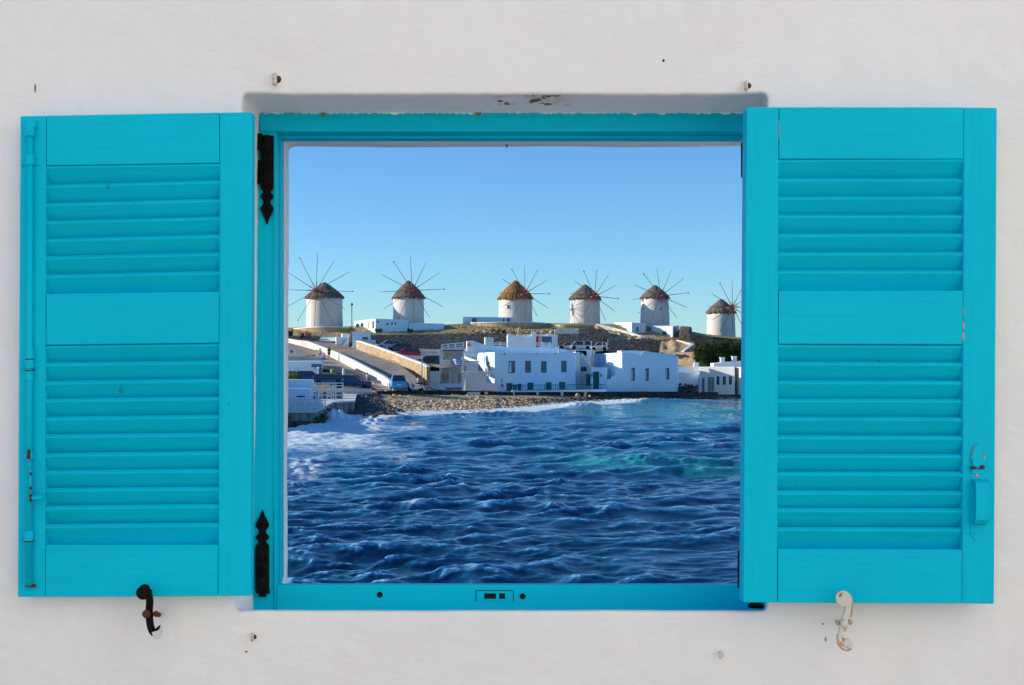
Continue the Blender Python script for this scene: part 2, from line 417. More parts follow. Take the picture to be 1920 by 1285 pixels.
YW = 2.4
def window_wall():
    def ring(xl_t, xl_b, xr, zt, zb, rad, Y, jit=0.0, n=44, seed=0.0):
        cs = [(-1, -1), (1, -1), (1, 1), (-1, 1)]
        pts = []
        # counter-clockwise from bottom-left
        def xl(z): return xl_b + (xl_t - xl_b) * (z - zb) / (zt - zb)
        corners = [Vector((xl_b, zb)), Vector((xr, zb)), Vector((xr, zt)), Vector((xl_t, zt))]
        for i in range(4):
            a = corners[i]; c = corners[(i + 1) % 4]
            d = (c - a).normalized()
            L = (c - a).length
            for k in range(n):
                t = rad + (L - 2 * rad) * k / (n - 1)
                pts.append(a + d * t)
            # rounded corner: three points toward next side
            e = (corners[(i + 2) % 4] - c).normalized()
            p0 = c - d * rad; p1 = c + e * rad
            for q in (0.25, 0.5, 0.75):
                pts.append(p0 * (1 - q) ** 2 + c * 2 * q * (1 - q) + p1 * q * q)
        out = []
        for p in pts:
            j = (noise.noise(Vector((p.x * 6, p.y * 6, seed))) * jit * 0.55 + noise.noise(Vector((p.x * 38, p.y * 38, seed + 5))) * jit * 0.25) * (0.35 if p.y < -0.45 else 1.0)
            c = Vector(((xl_t + xr) / 2, (zt + zb) / 2))
            r = (p - c)
            dr = Vector((r.x / abs(xr - xl_t), r.y / abs(zt - zb)))
            ax = Vector((1 if r.x > 0 else -1, 0)) if abs(dr.x) > abs(dr.y) else Vector((0, 1 if r.y > 0 else -1))
            p = p + ax * j
            out.append((p.x, Y, CZ + p.y))
        return out
    zt, zb = 0.483, -0.4865
    loops = [
        ring(-12, -12, 8, 3.1, -6.4, 0.01, YW),
        ring(-0.60, -0.61, 0.72, 0.64, -0.65, 0.05, YW, 0.004, seed=1),
        ring(-0.452, -0.466, 0.564, zt + 0.016, zb - 0.014, 0.02, YW, 0.005, seed=2),
        ring(-0.4415, -0.4560, 0.5535, zt + 0.0065, zb - 0.0050, 0.015, YW + 0.0002, 0.006, seed=2),
        ring(-0.4385, -0.4525, 0.5505, zt + 0.0032, zb - 0.0020, 0.013, YW + 0.0012, 0.006, seed=2),
        ring(-0.4365, -0.4500, 0.5490, zt + 0.0012, zb - 0.0004, 0.011, YW + 0.0040, 0.006, seed=2),
        ring(-0.4355, -0.4485, 0.5490, zt + 0.0002, zb + 0.0, 0.010, YW + 0.0090, 0.006, seed=2),
        ring(-0.4350, -0.4470, 0.5520, zt, zb - 0.002, 0.008, YW + 0.022, 0.005, seed=2),
        ring(-0.432, -0.443, 0.568, zt + 0.0005, -0.512, 0.016, YW + 0.10, 0.004, seed=2),
        ring(-0.434, -0.447, 0.600, zt - 0.001, -0.530, 0.008, YW + 0.172, 0.005, seed=2),
        ring(-0.437, -0.449, 0.600, zt - 0.001, -0.534, 0.004, YW + 0.262, 0.0, seed=2),
        ring(-0.399, -0.404, 0.578, 0.4375, -0.492, 0.006, YW + 0.264, 0.002, seed=2),
        ring(-0.3965, -0.4005, 0.580, 0.4382, -0.500, 0.014, YW + 0.335, 0.004, seed=2),
        ring(-0.41, -0.41, 0.59, 0.45, -0.52, 0.02, YW + 0.36, 0.004, seed=2),
        ring(-12, -12, 8, 3.1, -6.4, 0.01, YW + 0.36),
    ]
    n = len(loops[0])
    vs = [p for l in loops for p in l]
    fs = []
    for k in range(len(loops) - 1):
        for i in range(n):
            j = (i + 1) % n
            fs.append((k * n + i, k * n + j, (k + 1) * n + j, (k + 1) * n + i))
    k = len(loops) - 1
    for i in range(n):
        j = (i + 1) % n
        fs.append((k * n + i, k * n + j, j, i))
    me = bpy.data.meshes.new('house_wall'); me.from_pydata(vs, [], fs)
    bm = bmesh.new(); bm.from_mesh(me); bmesh.ops.recalc_face_normals(bm, faces=bm.faces)
    for f in bm.faces: f.smooth = True
    for e in bm.edges:
        if len(e.link_faces) == 2 and e.calc_face_angle(0) > R(62): e.smooth = False
    bm.to_mesh(me); bm.free()
    me.materials.append(M['plaster'])
    o = bpy.data.objects.new('house_wall', me); COL.objects.link(o)
    tag(o, 'off-white plastered house wall around the open turquoise window, rounded edges', 'wall')
    return o
house_wall = window_wall()

# ragged plaster lumps along the joint between lintel and window frame
mb = MB()
for i in range(150):
    x = -0.43 + 1.02 * (i + random.random()) / 150
    s = random.uniform(0.002, 0.005) * (1.8 if random.random() < 0.07 else 1)
    z = CZ + 0.4835 - random.uniform(0.0, 0.003)
    vs = []
    for a, b_, c in ((-1, 0, 0.4), (0, -1.0, 0.4), (1, 0, 0.4), (0, 1, 0.4), (0.1, 0, -0.75)):
        vs.append((x + a * s * random.uniform(1.2, 2.4), 2.5785 + b_ * s * 0.5, z + c * s * random.uniform(0.5, 0.9)))
    mb.add(vs, [(0, 1, 4), (1, 2, 4), (2, 3, 4), (3, 0, 4), (3, 2, 1, 0)])
o = mb.build('plaster_joint', M['plaster'], house_wall)
tag(o, None, None, None, 'stuff')
mb = MB()
for px_, py_, w_ in ((606, 213, 5), (896, 211, 8), (950, 272, 3)):
    Y_ = 2.577 if py_ < 250 else 2.70
    c = P(px_, py_, Y_); w = w_ / 1000
    mb.prism([(c.x - w, c.z + .002), (c.x - w * .4, c.z - .004), (c.x + w * .3, c.z - .0075), (c.x + w, c.z - .001), (c.x + w * .5, c.z + .004), (c.x - w * .5, c.z + .004)], Y_ - 0.002, Y_ + 0.006)
mb.build('crumbled_patch', mat('crumbled_render', (0.20, 0.13, 0.09), (0.32, 0.24, 0.18), 0.9, 150), house_wall, bevel=0.001)

# unseen terrace floor and added tall white wall behind the viewer, bouncing sunlight back
mb = MB(); mb.box(-30, 22, -16, YW - 0.004, CZ - 1.75, CZ - 1.5)
tag(mb.build('terrace_floor', M['terrace']), kind='structure')
mb = MB()
mb.hexa([(-10, -13.2, CZ - 1.496), (10, -0.6, CZ - 1.496), (10, -0.6, CZ + 12), (-10, -13.2, CZ + 12)], [(-10, -13.7, CZ - 1.496), (10.3, -1.1, CZ - 1.496), (10.3, -1.1, CZ + 12), (-10, -13.7, CZ + 12)])
tag(mb.build('bounce_wall', mat('bounce_wall_white', (0.88, 0.86, 0.83), None, 0.9)), 'tall unseen white wall added behind the viewer to bounce sunlight onto the window wall', 'house')

# ------------------------------------------------------------------ window frame
frame = thing('window_frame', 'turquoise wooden window frame with black iron hinges set in the white wall', 'window frame', (0.07, 2.6, CZ - 0.485))
mb = MB(); mb.box(-0.4335, 0.60, 2.58, 2.664, CZ + 0.444, CZ + 0.4818)
mb.build('head_beam', M['teal_h'], frame, bevel=0.002)
mb = MB(); mb.box(-0.430, 0.598, 2.622, 2.6635, CZ + 0.4375, CZ + 0.4438)
mb.build('head_rebate', M['teal_h'], frame, bevel=0.0015)
def zz(v): return CZ + v
mb = MB(); mb.box(-0.452, -0.3995, 2.58, 2.664, zz(-0.533), zz(0.4438))
mb.build('jamb', M['teal'], frame, bevel=0.002)
mb = MB(); mb.box(-0.3993, -0.3970, 2.622, 2.664, zz(-0.4695), zz(0.4373))
mb.build('jamb_rebate', M['teal'], frame, bevel=0.0015)
mb = MB(); mb.box(0.579, 0.600, 2.58, 2.664, zz(-0.4695), zz(0.4438))
mb.build('jamb', M['teal'], frame, bevel=0.002)
# bead along the outer edge of the left jamb, as planed
mb = MB(); mb.tube((-0.404, 2.5795, zz(-0.525)), (-0.404, 2.5795, zz(0.43)), 0.0022, n=8)
mb.build('jamb_bead', M['teal'], frame, smooth=True)
# bottom rail with bolt holes and strike plate
YS = 2.58
sill = MB().box(-0.3993, 0.600, YS + 0.001, 2.602, zz(-0.533), zz(-0.4700)).build('bottom_rail', M['teal_h'], frame, bevel=0.0025)
for px_, py_, r_ in ((712, 1115.5, 5.2), (980, 1118.5, 5.2)):
    c = P(px_, py_, YS); r_ = r_ / K * YS
    MB().lathe((c.x, YS, c.z), [(r_ * 1.1, 0.0008), (r_, -0.0006), (r_ * 0.75, 0.0002), (r_ * 0.3, 0.0006)], 20, 'y').build('bolt_hole', M['dark'], sill)
plate = MB().bpx(893.5, 1108.5, 961.5, 1127.5, YS - 0.0006, 0.002).build('strike_plate', M['teal_h'], sill, bevel=0.0006)
for a in ((891.8, 1107, 893.3, 1128), (961.7, 1107, 963, 1128), (893.3, 1107, 961.7, 1108.3)):
    MB().bpx(*a, YS + 0.0004, 0.001).build('plate_gap', M['dark'], sill)
for a in ((908, 1113, 930, 1123), (936, 1113, 947, 1123)):
    MB().bpx(*a, YS - 0.0012, 0.001).build('slot', M['dark'], sill)
for a in (900, 954):
    c = P(a, 1118, YS); MB().lathe((c.x, YS - 0.001, c.z), [(0.0008, -0.0006), (0.0025, -0.0005), (0.003, 0.0008)], 12, 'y').build('screw', M['teal_h'], sill)

def iron_hinge(cx, top, bot, tip, up, Yb=2.579):
    """black hinge on the frame face: knuckle barrel plus a flat leaf ending in a spear point (rows in px)"""
    s = Yb / K
    c = P(cx, top, Yb).x
    zt_, zb_ = Z(top, Yb), Z(bot, Yb)
    mb = MB()
    mb.box(c - 0.0135, c + 0.0135, Yb - 0.004, Yb, min(zt_, zb_), max(zt_, zb_))
    h = mb.build('hinge', M['iron'], frame, bevel=0.001)
    mb = MB()
    L = abs(zt_ - zb_)
    z0 = min(zt_, zb_)
    r = 0.0115
    prof = [(r * .5, 0.0), (r, 0.004), (r * 1.0, L * .30), (r * 0.93, L * .305), (r * 0.93, L * .315), (r * 1.02, L * .32), (r * 1.02, L * .66), (r * 0.93, L * .665), (r * 0.93, L * .675), (r * 1.0, L * .68), (r * 1.04, L - .006), (r * 0.8, L - 0.002), (r * .4, L)]
    mb.lathe((c, Yb - 0.009, z0), prof, 18)
    mb.build('knuckle', M['iron'], h, smooth=True)
    zj = zb_
    d = up
    prof2 = [(0.000, 11.5), (0.004, 11), (0.007, 7.5), (0.011, 7.2), (0.0145, 12.0), (0.020, 12.6), (0.0245, 8.0), (0.029, 6.2), (0.034, 7.6), (0.0395, 12.0), (0.0435, 12.6), (0.051, 9.5), (0.063, 4), (0.0735, 0.6)]
    Ltip = abs(Z(tip, Yb) - zj)
    f = Ltip / 0.0735
    right = [(c + w * 0.001 * 1.08, zj + d * t * f) for t, w in prof2]
    left = [(c - w * 0.001 * 1.08, zj + d * t * f) for t, w in reversed(prof2)]
    mb = MB(); mb.prism(right + left, Yb - 0.0045, Yb)
    mb.build('spear_leaf', M['iron'], h, bevel=0.0008)
    for t in (0.0185, 0.043):
        mb = MB(); mb.lathe((c, Yb - 0.0065, zj + d * t * f), [(0.001, 0.0), (0.003, 0.0008), (0.0034, 0.003)], 10, 'y')
        mb.build('rivet', M['iron'], h)
    return h
h1 = iron_hinge(501, 255, 352, 421, -1)
mb = MB(); mb.bpx(481, 250, 492, 281, 2.56, 0.005); mb.bpx(481, 300, 489, 345, 2.568, 0.005)
mb.build('leaf', M['iron'], h1, bevel=0.001)
h2 = iron_hinge(492.5, 1106, 1024, 956, 1)
mb = MB(); mb.bpx(478.5, 1026, 484, 1108, 2.56, 0.005); mb.bpx(480, 1106, 505, 1114, 2.565, 0.01); mb.bpx(485, 1113, 499, 1120, 2.567, 0.008)
mb.build('leaf', M['iron'], h2, bevel=0.0015)
for y0_, y1_, xl_ in ((262, 331, 1394.5), (1036, 1108, 1388)):
    mb = MB(); mb.bpx(xl_, y0_, 1408, y1_, 2.41, 0.03)
    mb.build('hinge', M['iron'], frame, bevel=0.004)
mb = MB(); c = P(1417, 1133, 2.43)
mb.lathe((c.x, 2.43, CZ - 0.4846), [(0.015, 0), (0.015, 0.004), (0.011, 0.009), (0.006, 0.012)], 18)
mb.build('hinge_foot', M['iron'], frame, smooth=True)

# ------------------------------------------------------------------ shutters
def quadpx(c, Y, th, name, m, parent, bevel=0.0014):
    a = [P(x, y, Y) for x, y in c]                       # TL TR BR BL
    pts = [(p.x, p.z) for p in (a[3], a[2], a[1], a[0])]
    mb = MB(); mb.prism(pts, Y, Y + th)
    return mb.build(name, m, parent, bevel=bevel)

def louvre(parent, xl, xr, noses_l, noses_r, Y, bot_l, bot_r):
    """slats whose top nose comes forward, bottom tucked behind the next nose"""
    th = R(33)
    g = 0.35
    nl = len(noses_l)
    for i in range(nl):
        zl = Z(noses_l[i], Y); zr = Z(noses_r[i], Y)
        nxl = noses_l[i + 1] if i + 1 < nl else bot_l
        Ls = (nxl - noses_l[i] + (8 if i + 1 < nl else 3)) / K * Y / math.cos(th)
        t = 0.0078
        y0 = Y + 0.0035
        jit = random.uniform(-0.0006, 0.0006)
        jl = random.uniform(-0.0008, 0.0008); jr = random.uniform(-0.0008, 0.0008)
        x0 = X(xl - 2, Y); x1 = X(xr + 2, Y)
        def sec(x, z):
            u = Vector((0, math.sin(th), -math.cos(th)))      # down the slat
            v = Vector((0, math.cos(th), math.sin(th)))       # through it (away from the viewer)
            o = Vector((x, y0 + jit, z))
            q = o + Vector((0, 0, -0.0030))                    # small upright nose that catches the light
            return [o + Vector((0, 0.0012, 0.0008)), o + v * t, o + v * t + u * Ls, q + u * Ls, q, o]
        a = sec(x0, zl + jl); b = sec(x1, zr + jr)
        mb = MB(); mb.add(a + b, [(0, 1, 2, 3, 4, 5), (11, 10, 9, 8, 7, 6)] + [(k, k + 6, (k + 1) % 6 + 6, (k + 1) % 6) for k in range(6)])
        mb.build('slat', M['teal_h'], parent, bevel=0.0004, seg=1)

def shutter_left():
    Y = 2.357
    s = thing('window_shutter', 'left turquoise louvred shutter with a long bolt rod down its outer edge', 'shutter', P(255, 1118, Y + 0.017), 'window shutters')
    T = lambda x: 218 + (x - 38) * (210 - 218) / 435.0
    B = lambda x: 1120 + (x - 33) * (1118 - 1120) / 437.0
    th = 0.034
    xo_t, xo_b = 38, 33
    quadpx([(xo_t, T(38)), (86.3, T(86)), (84.3, B(84)), (xo_b, B(33))], Y, th, 'stile', M['teal'], s, 0.002)
    quadpx([(411.7, T(412)), (473, T(473)), (470, B(470)), (408.7, B(409))], Y, th, 'stile', M['teal'], s, 0.003)
    quadpx([(87, T(87)), (411, T(411)), (411, 305.5), (87, 310.5)], Y + 0.0003, th - 0.001, 'rail', M['teal_h'], s)
    quadpx([(86.5, 551), (410.5, 547), (410, 643), (86.3, 647)], Y + 0.0003, th - 0.001, 'rail', M['teal_h'], s)
    quadpx([(85.2, 1022.5), (409, 1022), (408, B(409)), (85, B(85))], Y + 0.0003, th - 0.001, 'rail', M['teal_h'], s)
    nl = [312, 350, 383.6, 416.5, 450, 484.5, 518]; nr = [307, 341, 375, 409, 443, 477, 511]
    louvre(s, 87, 411, nl, nr, Y, 551, 547)
    nl = [649, 684, 719, 752, 786, 820, 854, 887, 921, 954, 988]; nr = [645, 680.6, 714.5, 748, 782, 816, 850, 884, 917.5, 951, 986]
    louvre(s, 86, 409.5, nl, nr, Y, 1022, 1022)
    # bolt rod
    def xr_(y): return 56.5 - (y - 225) * 2.5 / 880
    mb = MB()
    y_r = Y - 0.0095
    mb.tube(P(xr_(225), 226, y_r), P(xr_(1098), 1099, y_r), 0.0056, n=14)
    rod = mb.build('bolt_rod', M['teal'], s, smooth=True)
    c = P(xr_(240), 256, y_r)
    mb = MB(); mb.lathe(c, [(0.0080, 0), (0.0088, 0.001), (0.0088, 0.028), (0.0080, 0.030), (0.004, 0.0305)], 18)
    mb.build('socket', M['teal'], rod, smooth=True)
    mb = MB(); mb.bpx(50, 223, 67, 232, Y - 0.002, 0.003); mb.bpx(60, 224, 66, 238, Y - 0.012, 0.012)
    mb.build('keeper_plate', M['teal'], rod, bevel=0.001)
    for yy in (302, 683, 1006):
        c = P(xr_(yy), yy + 8, y_r)
        mb = MB(); mb.lathe(c, [(0.0078, 0), (0.0082, 0.001), (0.0082, 0.0155), (0.0068, 0.018)], 16)
        mb.build('bracket', M['teal'], rod, smooth=True)
        mb = MB()
        for q in (-11.5, 11.5):
            cc = P(xr_(yy) + q, yy + 3, Y - 0.001)
            mb.lathe((cc.x, Y - 0.0022, cc.z), [(0.001, -0.0014), (0.003, -0.0012), (0.0033, 0.0), (0.0062, 0.0), (0.0065, 0.0026)], 14, 'y')
        mb.box(P(xr_(yy) - 11, 0, Y).x, P(xr_(yy) + 11, 0, Y).x, Y - 0.002, Y + 0.0004, Z(yy + 8, Y), Z(yy - 2, Y))
        mb.build('bracket_foot', M['teal'], rod, bevel=0.0004)
    # turned bulbs above and below the middle bracket
    c = P(xr_(670), 673, y_r)
    mb = MB(); mb.lathe(c, [(0.0074, 0), (0.0080, 0.002), (0.0074, 0.006), (0.0066, 0.008), (0.0078, 0.011), (0.0072, 0.015), (0.0060, 0.019), (0.005, 0.022)], 16)
    mb.build('turned_collar', M['teal'], rod, smooth=True)
    mb = MB()
    mb.lathe(P(xr_(700), 718, y_r), [(0.005, 0), (0.0070, 0.004), (0.0080, 0.009), (0.0070, 0.013), (0.0062, 0.015), (0.0076, 0.018), (0.0078, 0.0215)], 16)
    mb.build('turned_collar', M['teal'], rod, smooth=True)
    for yy, rr in ((674, 0.0083), (695, 0.0084), (1015, 0.0084), (1099, 0.0068)):
        mb = MB(); mb.lathe(P(xr_(yy), yy, y_r), [(rr, -0.0012), (rr * 1.01, 0.0), (rr, 0.0006)], 14)
        if yy < 1090: mb.build('rust_ring', M['rust'], rod, smooth=True)
    cc = P(xr_(1097) + 9, 1099, y_r)
    mb.tube(P(xr_(1098), 1099, y_r), (cc.x + 0.003, y_r + 0.002, cc.z), 0.0032, n=8)
    mb.build('rust_ring', M['rust'], rod, smooth=True)
    # catch and hanging lever
    mb = MB(); mb.bpx(45, 845, 49, 863, Y - 0.013, 0.013); mb.bpx(57, 849, 60.5, 861, Y - 0.015, 0.015)
    mb.build('lever_fork', M['teal'], rod, bevel=0.0012)
    mb = MB(); mb.bpx(50, 843, 55.5, 868, Y - 0.018, 0.006)
    mb.build('lever_pivot', M['rust'], rod, bevel=0.002)
    mb = MB(); mb.path([P(53, 862, Y - 0.017), P(56.5, 880, Y - 0.020), P(57.5, 925, Y - 0.021), P(58, 941, Y - 0.020)], 0.0022, 8)
    mb.build('lever', M['teal'], rod, smooth=True)
    mb = MB()
    for a, b_ in ((886, 891), (912, 918), (926, 940)): mb.tube(P(57.6, a, Y - 0.0216), P(58, b_, Y - 0.0212), 0.0028, n=8)
    mb.build('rust_patch', M['rust'], rod, smooth=True)
    c = P(59, 933.5, Y - 0.02)
    mb = MB(); mb.lathe(c, [(0.0035, 0.0), (0.0042, 0.004), (0.0052, 0.010), (0.0055, 0.016), (0.0045, 0.020), (0.001, 0.0215)], 14, 'x')
    mb.build('knob', M['teal'], rod, smooth=True)
    return s
sh_l = shutter_left()

def shutter_right():
    Y = 2.335
    s = thing('window_shutter', 'right turquoise louvred shutter with a pull handle low on its outer edge', 'shutter', P(1630, 1130, Y + 0.017), 'window shutters')
    th = 0.036
    quadpx([(1400, 201), (1460.4, 201), (1457.6, 1130.5), (1393.5, 1130)], Y, th, 'stile', M['teal'], s, 0.0022)
    quadpx([(1807.4, 201.3), (1870, 202), (1864.5, 1133), (1804.0, 1132)], Y, th, 'stile', M['teal'], s, 0.0028)
    quadpx([(1461.4, 201.2), (1806.8, 201.3), (1806.5, 298), (1461, 298)], Y + 0.0003, th - 0.001, 'rail', M['teal_h'], s)
    quadpx([(1460.2, 545.5), (1805.8, 545), (1805, 646), (1459.8, 645)], Y + 0.0003, th - 0.001, 'rail', M['teal_h'], s)
    quadpx([(1458.8, 1029.5), (1804, 1031), (1803.4, 1132), (1458.4, 1130.7)], Y + 0.0003, th - 0.001, 'rail', M['teal_h'], s)
    nl = [300, 337, 371.6, 406, 441, 475.5, 510]
    louvre(s, 1461, 1806, nl, [q - 0.6 for q in nl], Y, 545.5, 545)
    nl = [648, 682.5, 717, 752, 786, 821, 855.6, 889, 924, 958, 993]
    louvre(s, 1459.5, 1804.5, nl, [q + 0.8 for q in nl], Y, 1029.5, 1031)
    # worn edge showing bare wood
    bw_ = mat('bare_chipped_wood', (0.40, 0.30, 0.20), (0.55, 0.45, 0.34), 0.9, 200)
    for a, b_, w in ((575, 592, .8), (602, 620, 1.6), (622, 640, 2.2), (225, 262, .5)):
        xx = 1806.8 if a > 300 else 1461
        pts = [(xx - w, a), (xx + w * .6, a + 3), (xx + w, (a + b_) / 2), (xx + w * .4, b_), (xx - w * .8, b_ - 4)]
        MB().ppx([(p, q) for p, q in reversed(pts)], Y - 0.0002, 0.002).build('bare_wood_chip', bw_, s)
    # pull handle
    yb = Y
    def back(pts, name, d=0.0025, m='teal'):
        mb = MB(); mb.ppx(pts, yb - d, d + 0.0006); return mb.build(name, M[m], hd, bevel=0.0007)
    hd = MB().ppx([(1821, 1003), (1826, 1011), (1830, 1013.5), (1834, 1012), (1841, 1003), (1843, 985), (1845, 868), (1822, 868), (1820, 985)], yb - 0.002, 0.0025).build('handle', M['teal'], s, bevel=0.0008)
    mb = MB(); mb.ppx([(1825, 878), (1841, 878), (1846, 862), (1844, 848), (1839, 836), (1835, 832.5), (1831, 836), (1825, 848), (1823, 862)], yb - 0.006, 0.004)
    mb.build('thumb_latch', M['teal'], hd, bevel=0.0012)
    mb = MB()
    for pts in ([(1822, 860), (1825, 846), (1826.5, 847), (1824, 861)], [(1846.6, 862), (1845, 866), (1846, 850), (1847.5, 856)], [(1826, 845), (1830, 836), (1831, 837), (1827.5, 846)]):
        mb.ppx(pts, yb - 0.0052, 0.003)
    mb.build('worn_rim', M['rust_light'], hd)
    mb = MB(); mb.bpx(1821, 875, 1832, 880, yb - 0.010, 0.006); mb.bpx(1839, 873, 1847, 880, yb - 0.010, 0.006)
    mb.build('rusty_lug', M['rust'], hd, bevel=0.0015)
    mb = MB(); mb.bpx(1822, 880, 1846, 888, yb - 0.0045, 0.004)
    mb.build('latch_seat', M['teal'], hd, bevel=0.001)
    for yy in (891, 999):
        c = P(1832 if yy < 950 else 1829.5, yy, yb - 0.003)
        mb = MB(); mb.lathe(c, [(0.0008, -0.0012), (0.003, -0.001), (0.0036, 0.001)], 12, 'y')
        mb.build('screw', M['rust_light'] if yy < 950 else M['teal'], hd)
    # bowed grip
    prof = [(898, 0.002), (899, 0.012), (903, 0.021), (912, 0.025), (960, 0.026), (972, 0.025), (980, 0.017), (984, 0.002)]
    mb = MB()
    secs = []
    for k, (yy, d) in enumerate(prof):
        x0 = X(1821 - (yy - 898) * 0.02, Y); x1 = X(1846 - (yy - 898) * 0.02, Y)
        z = Z(yy, Y)
        secs.append((x0, x1, yb - d, z))
    t = 0.004
    for a, b_ in zip(secs[:-1], secs[1:]):
        d = Vector((b_[2] - a[2], b_[3] - a[3])).normalized(); nrm = Vector((-d.y, d.x)) * -t
        mb.hexa([(a[0], a[2], a[3]), (a[1], a[2], a[3]), (b_[1], b_[2], b_[3]), (b_[0], b_[2], b_[3])],
                [(a[0], a[2] + abs(t), a[3] - 0.0005), (a[1], a[2] + abs(t), a[3] - 0.0005), (b_[1], b_[2] + abs(t), b_[3] + 0.0005), (b_[0], b_[2] + abs(t), b_[3] + 0.0005)])
    mb.build('grip', M['teal'], hd)
    return s
sh_r = shutter_right()

# ------------------------------------------------------------------ shutter dogs (S-shaped holdbacks)
def s_band(pts, widths, y0, y1):
    """outline of a curved band from its centre line (px, py) and half widths in px"""
    Y = y0
    P2 = [Vector((X(a, Y), Z(b, Y))) for a, b in pts]
    l, r = [], []
    for i, p in enumerate(P2):
        d = (P2[min(i + 1, len(P2) - 1)] - P2[max(i - 1, 0)]).normalized()
        nrm = Vector((-d.y, d.x)) * widths[i] / K * Y
        l.append(p + nrm); r.append(p - nrm)
    mb = MB()
    for i in range(len(P2) - 1):
        q = [l[i], r[i], r[i + 1], l[i + 1]]
        mb.prism([(v.x, v.y) for v in q], y0, y1)
    return mb
def spline(pts, n=5):
    out = []
    for i in range(len(pts) - 1):
        p0 = pts[max(i - 1, 0)]; p1 = pts[i]; p2 = pts[i + 1]; p3 = pts[min(i + 2, len(pts) - 1)]
        for k in range(n):
            t = k / n
            out.append(tuple(0.5 * ((2 * b) + (c - a) * t + (2 * a - 5 * b + 4 * c - d) * t * t + (3 * b - a - 3 * c + d) * t ** 3) for a, b, c, d in zip(p0, p1, p2, p3)))
    out.append(tuple(pts[-1]))
    return out
def merge_build(mb, name, m, parent, bevel):
    off = wloc(parent)
    me = bpy.data.meshes.new(name)
    me.from_pydata([(x - off.x, y - off.y, z - off.z) for x, y, z in mb.v], [], mb.f)
    bm = bmesh.new(); bm.from_mesh(me)
    bmesh.ops.remove_doubles(bm, verts=bm.verts, dist=1e-5)
    # drop the inner walls that two segments share
    seen = {}
    for f in bm.faces:
        seen.setdefault(tuple(sorted(v.index for v in f.verts)), []).append(f)
    dead = [f for fs_ in seen.values() if len(fs_) > 1 for f in fs_]
    bmesh.ops.delete(bm, geom=dead, context='FACES_ONLY')
    bmesh.ops.recalc_face_normals(bm, faces=bm.faces)
    es = [e for e in bm.edges if len(e.link_faces) == 2 and e.calc_face_angle(0) > 1.0]
    bmesh.ops.bevel(bm, geom=es, offset=bevel, segments=2, profile=0.6, affect='EDGES', clamp_overlap=True)
    bm.to_mesh(me); bm.free()
    me.materials.append(m)
    o = bpy.data.objects.new(name, me); COL.objects.link(o); o.parent = parent
    return o
YD = 2.322
dog = thing('shutter_dog', 'black iron S-shaped shutter dog under the left shutter, its foot painted white', 'shutter dog', P(278, 1150, YD))
c = spline([(262, 1112), (270, 1104), (277, 1112), (280, 1128), (279, 1146), (280, 1164), (283, 1180), (290, 1190)])
w = [8 * min(1, 0.55 + i * 0.12) if i < 8 else 6.6 for i in range(len(c))]
merge_build(s_band(c, w, YD, YD + 0.006), 'dog_arm', M['iron'], dog, 0.0012)
cc = P(268, 1112, YD)
MB().lathe((cc.x, YD - 0.001, cc.z), [(0.010, -0.0005), (0.0125, 0.001), (0.0125, 0.006), (0.011, 0.0075)], 24, 'y').build('dog_head', M['iron'], dog)
MB().ppx([(284, 1186), (289, 1199), (299, 1197), (304, 1186), (301, 1176), (296, 1179), (291, 1184)], YD - 0.001, 0.007).build('painted_foot', M['iron_white'], dog, bevel=0.0012)
MB().ppx([(289, 1181), (293, 1184), (299, 1180), (300, 1172), (295, 1176)], YD - 0.002, 0.006).build('dog_toe', M['iron'], dog, bevel=0.001)
cc = P(275, 1151, YD)
MB().lathe((cc.x, YD - 0.006, cc.z), [(0.003, -0.001), (0.006, 0.0), (0.0075, 0.002), (0.0075, 0.006)], 14, 'y').build('pivot_bolt', M['rust'], dog, smooth=True)
MB().tube((P(291, 1152, YD).x, YD + 0.004, P(0, 1152, YD).z), (P(297, 1154, 2.4).x, 2.405, P(0, 1154, 2.4).z), 0.0055, 0.0045, 10).build('wall_pin', M['rust'], dog, smooth=True)

dog = thing('shutter_dog', 'white painted iron S-shaped shutter dog with rusty edges under the right shutter', 'shutter dog', P(1583, 1170, YD - 0.02))
YE = YD - 0.024
c = spline([(1576, 1130), (1573, 1120), (1582, 1115), (1591, 1122), (1592, 1138), (1588, 1154), (1583, 1168), (1579, 1184), (1577, 1198), (1583, 1212), (1592, 1212)])
w = [5.5 + (1.2 if 6 < i < 18 else 0) for i in range(len(c))]
merge_build(s_band(c, w, YE, YE + 0.006), 'dog_arm', M['iron_white'], dog, 0.0012)
cc = P(1581, 1126, YE)
MB().lathe((cc.x, YE - 0.0008, cc.z), [(0.010, -0.0003), (0.0115, 0.001), (0.0115, 0.006), (0.010, 0.0072)], 24, 'y').build('dog_head', M['iron_white'], dog)
cc = P(1590, 1207, YE)
MB().lathe((cc.x, YE - 0.0008, cc.z), [(0.0075, -0.0003), (0.0088, 0.001), (0.0088, 0.006), (0.008, 0.0072)], 20, 'y').build('dog_foot', M['iron_white'], dog)
mb = MB()
for pts in ([(1598.4, 1120), (1599.8, 1140), (1597, 1158), (1595.8, 1158), (1598, 1140)], [(1570.5, 1190), (1572, 1206), (1580, 1218), (1578, 1218.5), (1570, 1208), (1569, 1192)], [(1580, 1217), (1588, 1220.5), (1597, 1216), (1598, 1218), (1589, 1222), (1580, 1219.5)], [(1581, 1180), (1586, 1176), (1588, 1166), (1590, 1168), (1588, 1180), (1584, 1186)], [(1574, 1204), (1582, 1206), (1583, 1213), (1578, 1211)]):
    mb.ppx(list(reversed(pts)), YE - 0.0009, 0.004)
mb.build('rusted_edge', M['rust_light'], dog)
cc = P(1582, 1168, YE)
MB().lathe((cc.x, YE - 0.007, cc.z), [(0.003, -0.001), (0.0065, 0.0), (0.007, 0.003), (0.007, 0.007)], 16, 'y').build('pivot_bolt', M['iron_white'], dog, smooth=True)
mb = MB()
